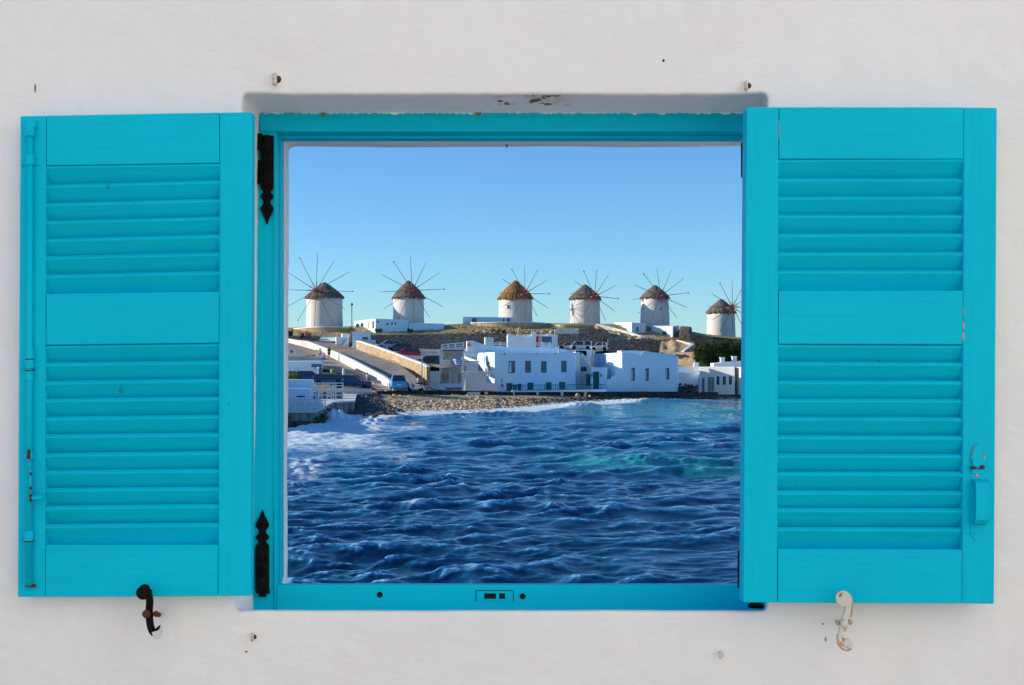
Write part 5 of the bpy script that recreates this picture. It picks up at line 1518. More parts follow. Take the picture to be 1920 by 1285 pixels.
# stepped house with three windows
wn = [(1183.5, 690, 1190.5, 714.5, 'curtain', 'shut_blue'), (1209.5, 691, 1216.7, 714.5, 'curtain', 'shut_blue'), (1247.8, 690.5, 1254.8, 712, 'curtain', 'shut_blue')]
H2 = house('white_house', 'white flat-roofed house with three narrow windows standing on the dark sea wall', 'house', [(1112, 194), (1166, 176.8), (1271, 178.6), (1272, 182)], Z(735, 177), [664, 661, 670, 668], {1: wn}, M['shade_blue_white'])
MB().ppx([(1136.8, 735), (1136.8, 712), (1146, 711), (1149, 706), (1154, 705.5), (1155, 697), (1160, 696.5), (1161, 690), (1166, 689), (1166, 735)], 176.9, 1.2).build('stepped_wall', M['shade_blue_white'], H2)
MB().ppx([(1166, 662), (1166, 658), (1190, 657.5), (1240, 662.5), (1262, 664.5), (1269, 668), (1269, 672)], 178.4, 6.0).build('roof_parapet', M['shade_blue_white'], H2)
MB().ppx([(1204, 661), (1209, 658), (1219, 659.5), (1219, 663), (1204, 663)], 178.1, 0.5).build('roof_lump', M['coping'], H2)
MB().tube(P(1201.5, 664, 177.2), P(1201.5, 735, 177.2), 0.035, n=6).build('drainpipe', M['shade_blue_white'], H2)
MB().bpx(1109, 658, 1112, 687, 183, 0.3).build('chimney_flue', M['pink'], H7)
MB().bpx(1165, 656, 1167, 663, 177.5, 0.3).build('roof_post', M['pink'], H2)
# lower house right
H6 = house('white_house', 'low white house squeezed between the three-window house and the lattice window house', 'house', [(1270, 191), (1268, 187), (1313, 187.5), (1314, 191)], Z(738, 187), [697, 698.5, 698.5, 698], {}, M['shade_blue_white'])
MB().ppx([(1271.5, 697.5), (1271.5, 688.5), (1301, 688), (1311, 687), (1311, 697.5)], 189, 2.0).build('back_wall', M['white'], H6)
MB().ppx([(1301, 688), (1302, 680.5), (1310, 680), (1311, 688)], 188.8, 0.8).build('chimney', M['white'], H6)
w3 = [(1316, 709, 1321, 735.5, 'door', 'shut_blue'), (1326, 707, 1339.5, 735, 'lattice', 'wood_white'), (1343.3, 706, 1349, 722, 'window', 'shut_blue'), (1354.8, 706, 1361, 722, 'window', 'shut_blue'), (1366.5, 706, 1372.3, 721.5, 'window', 'shut_blue')]
H3 = house('white_house', 'pale house at the right with a lattice window and three small grey windows', 'house', [(1311, 192), (1311.5, 184.5), (1378, 182), (1381, 192)], Z(739, 184), [688, 688, 687.5, 688], {1: w3}, M['white'])
MB().ppx([(1338, 688), (1338, 681.5), (1352, 680), (1378, 678.5), (1400, 677), (1400, 688)], 186, 2.5).build('roof_parapet', M['white'], H3)
for a, b_, c_ in ((1351.3, 1359, 670), (1373.5, 1381.5, 668)):
    ch = MB().bpx(a, c_ + 1.5, b_, 682, 186.4, 0.65).build('chimney', M['white'], H3)
    MB().bpx(a - .6, c_, b_ + .6, c_ + 1.5, 186.3, 0.85).build('chimney_cap', M['white'], ch)
H4 = house('white_house', 'bright sunlit white house end at the far right edge, cut off by the right shutter', 'house', [(1379, 186), (1381, 183.5), (1420, 172), (1460, 186)], Z(737, 182), [688, 688, 690, 688], {}, M['white'])
MB().bpx(1377, 703, 1379, 733, 182.3, 0.1).build('drainpipe', M['iron'], H3)
t = thing('garden_wall', 'low dark stone planter in front of the lattice window', 'planter', P(1330, 740, 180.5))
MB().bpx(1315, 735.5, 1346, 742, 180, 0.8).build('planter_box', M['stone_sea'], t)
t = thing('rubble_heap', 'dark rubble and brushwood heap at the foot of the low white house', 'rubble', P(1288, 737, 178))
it = [(lambda p: (p.x, p.y, p.z, random.uniform(.1, .28)))(P(random.uniform(1273, 1296 + 14 * random.random()), random.triangular(720, 737, 735), random.uniform(178.4, 180.5))) for _ in range(160)]
tag(rock_mesh(it, 1).build('rubble', M['rock_dark'], t), kind='stuff')

# green railing on the balcony
rl = thing('balcony_railing', 'long dark green iron railing along the balcony in front of the long house', 'railing', P(1045, 733, 172.9))
mb = MB()
def ry(a): return 172.6 + (a - 962) / 170 * 1.3
for z_, th_ in ((722.5, 0.045), (732.2, 0.035)):
    for a, b_ in ((978, 1060), (1060, 1131)):
        MB().tube(P(a, z_ - (a - 978) * .008, ry(a)), P(b_, z_ - (b_ - 978) * .008, ry(b_)), th_, n=6).build('rail', M['green2'], rl)
for k in range(44):
    a = 978.5 + k * 3.52
    MB().tube(P(a, 722.5 - (a - 978) * .008, ry(a)), P(a, 732.4 - (a - 978) * .008, ry(a)), 0.030 if k % 6 else 0.05, n=5).build('baluster', M['green2'], rl)
MB().ppx([(960, 733), (1137, 731.5), (1137, 734.8), (960, 735.4)], 172.4, 4.2).build('balcony_slab', M['shade_blue_white'], rl)
def bin_(px, label, w=0.55, h=0.9, c='green2', Y=173.2, py=733):
    p = P(px, py, Y)
    t = thing('wheeled_bin', label, 'bin', p)
    MB().hexa([(p.x - w * .4, Y, p.z), (p.x + w * .4, Y, p.z), (p.x + w * .5, Y, p.z + h), (p.x - w * .5, Y, p.z + h)], [(p.x - w * .4, Y + w, p.z), (p.x + w * .4, Y + w, p.z), (p.x + w * .5, Y + w, p.z + h), (p.x - w * .5, Y + w, p.z + h)]).build('bin_body', M[c], t, bevel=0.03)
    MB().box(p.x - w * .55, p.x + w * .55, Y - .04, Y + w + .04, p.z + h + .004, p.z + h + .08).build('lid', M[c], t, bevel=0.02)
bin_(965.5, 'teal green bin at the left end of the green railing', 0.6, 0.75)
bin_(974, 'second green bin between the railing end and the first green door', 0.55, 0.85, 'green')

# ================================================================== pavilion left of the long house
pv = thing('sea_pavilion', 'white seaside pavilion with beige blinds and canvas sides left of the long house', 'pavilion', P(850, 733, 177))
def pb(name, m, px0, py0, px1, py1, Y, th, par=pv): return MB().bpx(px0, py0, px1, py1, Y, th).build(name, M[m], par)
pb('roof_slab', 'maroon', 826, 656.4, 869.5, 658, 178, 1.4)
pb('roof_edge', 'white', 826, 652.5, 869.5, 656.2, 178.2, 1.0)
pb('blind', 'blinds', 832, 661.5, 867, 674.5, 178.4, 0.1)
pb('blind_box', 'blinds', 831.5, 658.2, 867.3, 661.2, 178.2, 0.3)
pb('corner_post', 'white', 826.5, 658, 831, 700, 178.1, 0.35)
pb('corner_post', 'white', 868, 658, 870.5, 733, 178.1, 0.3)
pb('rear_wall', 'white', 826, 674.8, 871, 733, 179.2, 0.3)
for k in range(8):
    pb('wall_panel', 'canvas', 832 + k * 4.6, 676, 835.8 + k * 4.6, 699.5, 178.9, 0.15)
pb('window_band', 'blinds', 832, 702, 840, 712, 178.7, 0.12)
pb('picture_board', 'pink', 833, 704.5, 839, 711, 178.5, 0.06)
for a in (844, 856, 866): pb('column', 'white', a - 1.2, 700, a + 1.2, 728, 178.3, 0.3)
pb('dark_gap', 'blinds', 857.5, 701, 865, 716, 178.8, 0.1)
pb('low_wall', 'shade_blue_white', 792, 719.5, 866, 734, 176.4, 0.3)
pb('side_canopy', 'canvas', 867, 697.3, 928.5, 699, 172.4, 2.2)
pb('canopy_beam', 'wood_white', 867, 699.1, 928, 702.3, 172.5, 0.15)
pb('canopy_post', 'wood_white', 866, 699.1, 867.8, 733, 172.5, 0.15)
for k in range(9):                                   # canvas sheets, each pleated a little differently
    a = 868.2 + k * 4.9
    mb = MB(); dd = random.uniform(-.12, .12)
    mb.hexa([P(a, 733, 172.9 + dd), P(a + 4.8, 733, 172.9 - dd), P(a + 4.8, 702.4, 172.75 - dd * .3), P(a, 702.4, 172.75 + dd * .3)], [P(a, 733, 173 + dd), P(a + 4.8, 733, 173 - dd), P(a + 4.8, 702.4, 172.85 - dd * .3), P(a, 702.4, 172.85 + dd * .3)])
    mb.build('canvas_sheet', M['canvas'], pv)
pb('side_wall', 'white', 912.5, 718.5, 934, 733, 172.8, 0.2)
pb('upper_canvas', 'canvas', 873, 679.5, 897, 697, 176, 0.12)
pb('upper_rail', 'blinds', 871, 677, 898, 679.3, 175.9, 0.2)
pg = thing('pergola', 'white pergola with slatted top over the black car', 'pergola', P(808, 720, 176))
for k in range(14): pb('roof_slat', 'wood_white', 790.5 + k * 2.8, 658 - k * .12, 792 + k * 2.8, 664.5 - k * .5, 175.2, 3.0, pg)
pb('beam', 'wood_white', 789.5, 664.8, 828, 667, 175.4, 0.2, pg)
pb('post', 'wood_white', 790.2, 667.2, 792.3, 734, 175.4, 0.16, pg)
pb('post', 'wood_white', 824, 667.2, 826.2, 700, 175.4, 0.16, pg)
pb('panel', 'white', 792.5, 696, 826, 719.2, 177.2, 0.2, pg)
bn = thing('bench', 'maroon slatted bench in front of the white pavilion wall', 'bench', P(851, 734, 174.6))
for k in range(3): pb('slat', 'maroon', 836, 727.2 + k * 1.3, 865.5, 728.2 + k * 1.3, 174.4 + k * .14, 0.10, bn)
for a in (840, 861): pb('leg', 'iron', a - .4, 731.4, a + .4, 735, 174.5, 0.3, bn)
# flag on a pole
fl = thing('flag', 'blue and white striped flag with a cross in the corner flying from the pavilion', 'flag', P(866.5, 700, 174))
MB().tube(P(866.4, 702, 174), P(866.4, 669, 174), 0.035, n=6).build('flag_pole', M['wood_white'], fl)
fb = plain('flag_blue', (0.03, 0.10, 0.45), 0.7); fw_ = plain('flag_white', (0.75, 0.77, 0.82), 0.7)
def flagpt(u, v):                                     # u 0 at the pole, 1 at the fly; v 0 top 1 bottom
    px_ = 866 - 22 * u; py_ = 671 + 1.0 * u * 3 + v * (14.5 - 3 * u) + 0.7 * math.sin(u * 8)
    return P(px_, py_, 174 + 0.25 * math.sin(u * 9 + v))
for k in range(9):
    mb = MB(); v0, v1 = k / 9, (k + 1) / 9
    u_start = 0.0 if k > 4 else 0.40
    n = 12
    for j in range(n):
        ua = u_start + (1 - u_start) * j / n; ub = u_start + (1 - u_start) * (j + 1) / n
        a, b, c, d = flagpt(ua, v0), flagpt(ub, v0), flagpt(ub, v1), flagpt(ua, v1)
        e = Vector((0, .02, 0)); mb.hexa([a, b, c, d], [a + e, b + e, c + e, d + e])
    mb.build('flag_stripe', fb if k % 2 == 0 else fw_, fl)
for (ua, ub, v0, v1, m_) in ((0, .16, 0, .222, fb), (.24, .40, 0, .222, fb), (0, .16, .333, .555, fb), (.24, .40, .333, .555, fb), (.16, .24, 0, .555, fw_), (0, .16, .222, .333, fw_), (.24, .40, .222, .333, fw_)):
    mb = MB(); e = Vector((0, .02, 0))
    a, b, c, d = flagpt(ua, v0), flagpt(ub, v0), flagpt(ub, v1), flagpt(ua, v1)
    mb.hexa([a, b, c, d], [a + e, b + e, c + e, d + e]); mb.build('flag_canton', m_, fl)
# things on the quay
cb = thing('stone_block', 'pale square stone block at the head of the beach', 'stone block', P(888, 744, 170.3))
pb('block', 'coping', 876, 735.5, 900, 743.6, 169.9, 1.0, cb)
bt = thing('cargo_cart', 'small cart with red rim and pale crate parked right of the pale stone block', 'cart', P(912, 744, 170.6))
pb('cart_body', 'iron', 902.5, 736, 908, 743, 170.2, 0.9, bt)
pb('rim_board', 'red', 903, 732.8, 917, 734.6, 170.2, 0.9, bt)
pb('crate', 'coping', 908.3, 734.8, 915, 740.5, 170.3, 0.8, bt)
for a in (906, 913):
    c = P(a, 742.2, 170.1); MB().lathe((c.x, 170.1, c.z), [(0.05, 0), (0.16, 0.0), (0.18, .05), (0.16, .1)], 12, 'y').build('wheel', M['tyre'], bt)

# ================================================================== ridge buildings
R1 = house('cottage', 'long low whitewashed cottage with blue windows in front of the second windmill', 'house', [(664, 222), (704, 211.5), (765, 213.5), (768, 221)], Z(622, 212), [602.5, 597.5, 600, 601], {0: [(676, 606, 681.5, 613, 'window', 'glass'), (690, 604, 693, 616, 'door', 'blinds'), (698, 602, 701.5, 616, 'door', 'maroon')], 1: [(707, 602, 711, 605.5, 'window', 'shut_blue'), (724.5, 606, 728.5, 610, 'window', 'shut_blue'), (733.5, 605, 737, 609, 'window', 'shut_blue'), (740, 605, 743, 609, 'window', 'shut_blue')]}, M['shade_blue_white'])
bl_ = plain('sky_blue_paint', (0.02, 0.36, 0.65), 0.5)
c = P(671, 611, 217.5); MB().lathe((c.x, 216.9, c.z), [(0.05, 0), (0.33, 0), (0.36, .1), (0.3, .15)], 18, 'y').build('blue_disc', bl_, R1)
R2 = house('low_wall_house', 'low white annexe wall running right from the cottage to the foot of the slope', 'wall', [(765, 216), (766, 213.6), (832, 215), (833, 219)], Z(622, 214), [605.5, 605.5, 607, 607], {}, M['shade_blue_white'])
R3 = house('cottage', 'low bluish white cottage with dark windows left of the ochre thatched windmill', 'house', [(868, 226), (869.5, 222), (963, 223), (968, 228)], Z(609, 222), [595, 594, 595.5, 596], {1: [(885, 597, 894, 604, 'window', 'shut_blue'), (943, 597.5, 945.5, 603, 'window', 'shut_blue'), (950.5, 596.5, 956, 606, 'door', 'shut_blue')]}, M['shade_blue_white'])
R4 = house('cottage', 'small white cottage with a sunlit left wall at the foot of the tapering windmill', 'house', [(1152, 222), (1184.5, 214), (1210, 215), (1212, 222)], Z(628, 214), [604.5, 605, 606.5, 607], {0: [(1173, 615, 1175, 618.5, 'window', 'shut_blue')], 1: [(1193, 613, 1197, 623, 'door', 'shut_blue')]}, M['white'])
R5 = house('cottage', 'whitewashed sloping-walled building between the small cottage and the dark stone tower', 'house', [(1214, 222), (1222, 216), (1262, 213), (1274, 220)], Z(634, 213), [611, 612, 612, 610.5], {1: [(1242, 621.5, 1249.5, 629, 'window', 'shut_blue')]}, M['white'])
house('stone_shed', 'brown stone shed in the gap between the two ridge cottages', 'shed', [(1206, 219), (1207, 216.5), (1222, 217), (1224, 220)], Z(628, 216), [614, 614, 613.5, 614], {}, M['stone_tan'])
R6 = house('gatehouse', 'small bluish white hut with a dark opening left of the dark retaining wall', 'hut', [(659, 208), (660, 204.6), (695, 205), (696, 208)], Z(650, 205), [624, 623.5, 623.5, 624], {1: [(679, 632, 690, 637.5, 'window', 'shut_blue')]}, M['shade_blue_white'])
st = house('stair_house', 'white staircase block between the lamp post and the cube at the bend of the road', 'stairs', [(640, 209), (641.5, 205.8), (654, 206.2), (656, 209)], Z(652, 206), [626, 625, 626, 628], {}, M['white'])
for k in range(7): MB().ppx([(643 + k * 1.3, 650), (646.5 + k * 1.1, 650), (646.5 + k * 1.1, 647.5 - k * 2.4), (643 + k * 1.3, 647.5 - k * 2.4)], 205.1 + k * .12, 0.3).build('step', M['shade_blue_white'], st)
house('white_cube', 'small bright white cube at the bend of the road', 'block', [(629, 207.5), (630, 205.5), (641.5, 205.8), (643, 207)], Z(647, 205.5), [632.5, 632, 632, 632.5], {}, M['white'])
loft('paved_bank', [P(598, 638.5, 207.5), P(615, 640, 207), P(632, 640, 206.6)], [P(604, 629, 210.5), P(620, 627, 211), P(642, 627, 211)], M['shade_blue_white'], 16, 4)
# street lamp
lp = thing('street_lamp', 'tall dark street lamp at the bend of the ramp road', 'street lamp', P(659.6, 649, 204))
MB().tube(P(659.8, 649, 204), P(659.6, 573, 204), 0.085, 0.06, 8).build('pole', M['pole'], lp, smooth=True)
c = P(659.6, 573, 204)
MB().lathe((c.x, c.y, c.z - .05), [(0.05, 0), (0.24, .12), (0.20, .3), (0.06, .42), (0.03, .6)], 12).build('lantern', M['pole'], lp)

# ================================================================== left quay with white railings and tables
qz = 1.33
qt = thing('stone_quay', 'block-built stone quay with pale top slab at the lower left, waves breaking on it', 'quay', P(590, 780, 115))
fp = [(430, 112), (592, 112), (624, 133), (664, 136), (668, 156), (560, 170), (380, 170)]
G = [Vector((X(a, b), b, 0)) for a, b in fp]
mb = MB(); n = len(G)
mb.add([(g.x, g.y, -2.5) for g in G] + [(g.x, g.y, qz - .16) for g in G], [tuple(range(n, 2 * n))] + [(i, (i + 1) % n, (i + 1) % n + n, i + n) for i in range(n)])
mb.build('quay_core', M['concrete'], qt)
mb = MB()
cG = sum(G, Vector()) / n
GG = [g + (g - cG).normalized() * 0.14 for g in G]
mb.add([(g.x, g.y, qz - .157) for g in GG] + [(g.x, g.y, qz) for g in GG], [tuple(range(n, 2 * n)), tuple(reversed(range(n)))] + [(i, (i + 1) % n, (i + 1) % n + n, i + n) for i in range(n)])
mb.build('top_slab', M['coping'], qt)
def face_blocks(A, B, sizes, rows, nm='stone_block_course'):
    L_ = (B - A).length; d = (B - A) / L_; nr = Vector((d.y, -d.x, 0))
    z1 = qz - .2
    for r_, hgt in enumerate(rows):
        u = -random.uniform(0, .4)
        z0 = z1 - hgt
        while u < L_ - 0.1:
            w = random.uniform(*sizes); a, b_ = max(u, 0), min(u + w - .05, L_)
            if b_ - a > .15:
                o = random.uniform(.06, .16)
                p = A + d * a; q = A + d * b_
                up = lambda v, z: Vector((v.x, v.y, z))
                mb = MB(); mb.hexa([up(p + nr * o, z0 + .03), up(q + nr * o, z0 + .03), up(q + nr * o, z1), up(p + nr * o, z1)], [up(p - nr * .02, z0 + .03), up(q - nr * .02, z0 + .03), up(q - nr * .02, z1), up(p - nr * .02, z1)])
                mb.build('stone', M['concrete'] if r_ < 1 else M['rock_dark'] if random.random() < .5 else M['concrete'], qt, bevel=0.035, seg=1)
            u += w
        z1 = z0
face_blocks(Vector((X(505, 112), 112, 0)), G[1], (.6, 1.3), (.75, .5, .7))
face_blocks(G[1], G[2], (.9, 1.9), (.6, .5, .6))
face_blocks(G[2], G[3], (.25, .55), (1.3, .6))
mb = rock_mesh([(X(px_, 111), 111 + random.uniform(-.6, .5), random.uniform(-.3, .25), random.uniform(.25, .55)) for px_ in np.linspace(505, 592, 22)] + [(G[1].lerp(G[2], f).x + .3, G[1].lerp(G[2], f).y, random.uniform(-.2, .6), random.uniform(.25, .6)) for f in np.linspace(0, 1, 16)])
o = mb.build('footing_rocks', M['rock_dark'], qt); tag(o, kind='stuff')
mb = rock_mesh([(G[1].lerp(G[2], f).x + .12, G[1].lerp(G[2], f).y, random.uniform(-.1, 1.0), random.uniform(.12, .35)) for f in np.linspace(0, .5, 40)])
M['weed'] = mat('sea_weed', (0.03, 0.07, 0.03), (0.06, 0.10, 0.05), 0.8, 3, bump=.6, bdist=.05)
o = mb.build('sea_weed', M['weed'], qt); tag(o, kind='stuff')

def wood_fence(label, x0, x1, posts, top, bot, rails, Y, m='wood_white', dia=False, group='white fences on the quay'):
    t = thing('white_fence', label, 'fence', P((x0 + x1) / 2, bot, Y), group)
    for a in posts: MB().bpx(a - .9, top, a + .9, bot, Y, 0.10).build('post', M[m], t)
    for r_ in rails:
        MB().bpx(x0, r_ - .8, x1, r_ + .8, Y + .03, 0.05).build('rail', M[m], t)
    return t
wood_fence('tall white trellis and rails standing on the quay in front of the dark pickup', 583, 644, (585, 592, 597.5, 625, 629.5, 642.5), 718, 751.5, (718.5, 723.8, 729, 731.5, 741, 751), 136.5)
f2 = wood_fence('dense white railing at the front left of the quay above the stone blocks', 540, 611, (547, 554, 571, 587, 601.5, 610), 750, 769, (751.5, 755.5, 759.5, 763, 767), 117)
wood_fence('small white railing posts at the very left end of the quay', 538, 556, (547.5, 553.5), 744, 767, (746, 753), 115.5)
wood_fence('short white picket fence below the dark pickup beside the beach', 644, 698, tuple(np.arange(645, 699, 3.2)), 728.5, 741, (729.5, 736.5), 157.5)
# white low blocks and steps behind the fence
for (a, b_, c_, d_, Y_, lab) in ((536, 711.5, 588, 728, 150, 'wide low white wall behind the quay furniture at the far left'), (540, 728, 583, 742, 140, 'white stepped bench block in front of the wide low white wall'), (588, 735, 642, 750, 141.5, 'teal shaded low wall behind the tall white trellis')):
    o = house('low_white_wall', lab, 'wall', [(a, Y_ + 2), (a + .5, Y_), (c_, Y_), (c_ + 1, Y_ + 2)], qz, [b_, b_, b_, b_], {}, M['shade_blue_white'] if b_ < 733 else M['shut_blue'])
def chair(px, py, Y, label, rz=0.0, w=0.5):
    p = P(px, py, Y)
    t = thing('garden_chair', label, 'chair', p, 'white chairs on the quay')
    for sx in (-1, 1):
        for sy in (-1, 1):
            MB().box(p.x + sx * w * .45 - .03, p.x + sx * w * .45 + .03, p.y + sy * w * .4 - .03, p.y + sy * w * .4 + .03, p.z, p.z + (.95 if sy > 0 else .45)).build('leg', M['wood_white'], t)
    MB().box(p.x - w / 2, p.x + w / 2, p.y - w * .45, p.y + w * .36, p.z + .453, p.z + .50).build('seat', M['wood_white'], t)
    for k in range(3): MB().box(p.x - w * .4, p.x + w * .4, p.y + w * .36, p.y + w * .44, p.z + .58 + k * .13, p.z + .65 + k * .13).build('back_slat', M['wood_white'], t)
chair(548, 766, 120, 'white garden chair at the left edge of the quay')
chair(600, 752.5, 132, 'white garden chair under the left end of the tall trellis')
chair(617, 752, 134.5, 'white garden chair in the middle of the tall trellis')
tb = thing('garden_table', 'small table with a dark top standing behind the left quay railing', 'table', P(563, 757, 127))
pb('table_top', 'iron', 556, 743, 570, 745, 126.6, 0.8, tb)
pb('table_leg', 'wood_white', 562, 745.2, 564.2, 757, 126.9, 0.15, tb)
pb('table_foot', 'wood_white', 558.5, 756.5, 567.5, 757.6, 126.7, 0.5, tb)

# low building above the left quay
LB = house('low_building', 'low flat-roofed white building at the left edge above the quay, grey awning on its corner', 'building', [(500, 182), (502, 172), (603, 171), (606, 181)], Z(705, 171), [678, 677.5, 676.5, 676], {1: [(541, 696, 555, 704, 'open', 'shut_blue')]}, M['shade_blue_white'])
MB().bpx(584, 683, 603, 689, 170.4, 0.6).build('awning', M['shut_blue'], LB)
MB().bpx(598, 689, 603.5, 705, 170.6, 0.3).build('corner_shade', M['shut_blue'], LB)
for a in (543.5, 552, 558): MB().tube(P(a, 688, 170.8), P(a, 705, 170.8), 0.03, n=5).build('pipe', M['shut_blue'], LB)
MB().ppx([(500, 677), (606, 675.5), (598, 671), (576, 668.5), (500, 668.5)], 172.5, 7).build('roof_deck', M['paving'], LB)
ac = thing('air_conditioner', 'white air conditioning unit on the flat roof at the left edge', 'air conditioner', P(546, 662, 184))
MB().bpx(541, 655.5, 552, 663, 184, 0.8).build('unit_case', M['wood_white'], ac, bevel=.03)
c = P(546.5, 659.5, 183.97); MB().lathe((c.x, 183.95, c.z), [(0.05, -.01), (0.22, -.01), (0.24, .04)], 14, 'y').build('fan_grille', M['shut_blue'], ac)
rl2 = thing('roof_ledge', 'narrow sunlit ledge beside the air conditioning unit', 'ledge', P(560, 664, 186)); pb('ledge_slab', 'coping', 549, 661.3, 567, 663.2, 185, 0.6, rl2)
mt = thing('roof_pipe', 'dark pipe with a round end lying on the flat roof left of the walking couple', 'pipe', P(582, 670, 185))
MB().tube(P(574, 668, 185), P(587, 668, 185), 0.08, n=6).build('pipe', M['iron'], mt)
c = P(588, 668.5, 185); MB().lathe((c.x, 184.9, c.z), [(0.05, 0), (0.22, 0), (0.22, .3), (.05, .3)], 12, 'y').build('pipe_cap', M['iron'], mt)
# unseen house added off to the left, outside the opening, to shade the quay
nb_ = house('shading_house', 'unseen low white house added left of the quay to shade it', 'house', [(150, 178), (180, 104), (505, 101), (522, 166)], 0.0, [707, 740, 743, 710], {1: [(300, 750, 318, 780, 'shutter', 'shut_blue'), (400, 750, 418, 780, 'shutter', 'shut_blue')]}, M['white'], down=2.0)

for a, b_, c_, lb in ((913, 661, 655, 'short dark antenna mast near the left corner of the long house roof'), (919, 661, 656.5, 'second short antenna mast on the long house roof, right of the first'), (1202, 659, 651, 'thin dark mast on the roof of the three-window house')):
    an = thing('antenna', lb, 'antenna', P(a, b_, 180), 'roof antennas')
    MB().tube(P(a, b_ + 2, 180), P(a, c_, 180), 0.03, n=5).build('mast', M['pole'], an)
    MB().tube(P(a - 2.5, c_ + 1, 180), P(a + 2.5, c_ + 1, 180), 0.02, n=5).build('crossbar', M['pole'], an)

# ================================================================== vegetation
def leaf_cloud(name, m, parent, blobs, n, size, seed=0, flat=1.0):
    rs = random.Random(seed)
    mb = MB()
    tot = sum(b[3] for b in blobs)
    for _ in range(n):
        q = rs.uniform(0, tot)
        for b in blobs:
            q -= b[3]
            if q <= 0: break
        v = Vector((rs.gauss(0, 1), rs.gauss(0, 1), rs.gauss(0, 1))).normalized() * (rs.random() ** 0.40)
        c = Vector((b[0] + v.x * b[3], b[1] + v.y * b[3], b[2] + v.z * b[3] * flat))
        s = size * rs.uniform(.6, 1.5)
        a = Vector((rs.gauss(0, 1), rs.gauss(0, 1), rs.gauss(0, 1))).normalized()
        u = a.orthogonal().normalized(); w = a.cross(u)
        mb.add([c - u * s, c + w * s * .45, c + u * s, c - w * s * .45], [(0, 1, 2, 3)])
    return mb.build(name, m, parent, recalc=False)
tr = thing('tree', 'dark bushy tree behind the pale house at the right', 'tree', P(1345, 690, 197))
b = []
rs = random.Random(4)
for px_, py_, r_ in ((1312, 658, 1.1), (1322, 665, 1.3), (1330, 652, 1.2), (1345, 651, 1.4), (1352, 662, 1.5), (1366, 650, 1.4), (1378, 655, 1.4), (1384, 666, 1.3), (1340, 672, 1.3), (1362, 674, 1.4), (1308, 668, .8), (1328, 678, 1.0), (1392, 648, 1.1), (1345, 684, 1.0), (1384, 678, 1.2), (1402, 664, 1.5)):
    p = P(px_, py_, 196 + rs.uniform(-1.2, 1.2)); b.append((p.x, p.y, p.z, r_))
for i in range(46):
    p = P(rs.uniform(1304, 1404), rs.uniform(645, 690), 196 + rs.uniform(-2, 1.5)); b.append((p.x, p.y, p.z, rs.uniform(.3, .6)))
tag(leaf_cloud('crown', M['leaf'], tr, b, 17000, 0.13, 1), kind='stuff')
for (a, b_, c_, d_) in ((1345, 690, 1340, 665), (1352, 690, 1366, 660), (1345, 690, 1322, 668), (1352, 690, 1350, 655)):
    MB().tube(P(a, b_, 196.5), P(c_, d_, 196.5), 0.16, 0.05, 7).build('limb', M['bark'], tr)
MB().tube(P(1349, 700, 196.5), P(1349, 686, 196.5), 0.26, 0.2, 8).build('trunk', M['bark'], tr)
def bush(px, py, Y, label, blobs, m='leaf', n=700, size=0.08, seed=3):
    t = thing('bush', label, 'bush', P(px, py, Y))
    leaf_cloud('foliage', M[m], t, [(lambda p, r_: (p.x, p.y, p.z, r_))(P(a, b_, Y + dy), r_) for a, b_, dy, r_ in blobs], n, size, seed)
    MB().tube(P(px, py, Y), P(px, py - 3, Y), 0.05, 0.03, 5).build('stem', M['bark'], t)
bush(553, 710, 160, 'yellow-green hedge at the left edge in front of the low building', [(543, 708, 0, .35), (549, 706, 0, .35), (556, 706.5, 0, .4), (562, 708, 0, .3)], 'leaf2', 1100, .07)
bush(785, 738, 166.5, 'small yellow-green bush at the foot of the motorcyclist', [(782, 736, 0, .3), (787, 735.5, 0, .32), (791, 737, 0, .25), (776, 737.5, 0, .2)], 'leaf2', 800, .06)
bush(652, 624, 212, 'ochre green shrub beside the street lamp under the left bastion', [(646, 622, 0, .4), (652, 621, 0, .5), (640, 623, 0, .3)], 'leaf2', 500, .08)
bush(710, 621, 211, 'low dark shrub under the cottage windows', [(706, 620.5, 0, .35), (713, 620, 0, .35)], 'leaf', 450, .08)
bush(768, 620, 211, 'low dark shrub on the earth bank left of the second windmill base', [(766, 619.5, 0, .3), (772, 620, 0, .3)], 'leaf', 350, .08)
bush(936, 624, 210, 'scrubby dark bush below the round rubble bastion', [(925, 621, 0, .4), (936, 621, 0, .5), (945, 622, 0, .4)], 'leaf', 600, .09)
# dry tufts over the upper slope
mb = MB()
for i in range(2600):
    px_ = random.uniform(560, 1290); Y_ = random.uniform(209.6, 217)
    ze = Z(np.interp(px_, [560, 700, 950, 1040, 1118, 1215, 1290], [630, 626, 625.5, 628, 629, 637, 640]), 209)
    zp = Z(np.interp(px_, [600, 700, 850, 1000, 1120, 1180, 1240, 1300], [615, 612, 610, 607, 608, 611, 614, 622]), 228)
    t = min(max((Y_ - 209.4) / (221 - 209.4), 0), 1); t = t * t * (3 - 2 * t)
    z = ze * (1 - t) + zp * t
    x = X(px_, Y_); s = random.uniform(.06, .2)
    mb.add([(x - s * .5, Y_, z - .05), (x + s * .5, Y_, z - .05), (x + random.uniform(-.1, .1), Y_ + random.uniform(-.1, .1), z + s * 1.6)], [(0, 1, 2)])
tag(mb.build('dry_tufts', M['drygrass'], recalc=False), kind='stuff')
it = []
for i in range(260):
    px_ = random.uniform(885, 1210); Y_ = random.uniform(209.4, 214)
    z = Z(624 + max(0, (px_ - 1118) * .13) - (Y_ - 209) * 1.1, Y_)
    it.append((X(px_, Y_), Y_, z - .05, random.uniform(.1, .3)))
tag(rock_mesh(it, 1).build('slope_stones', M['rock_tan']), kind='stuff')

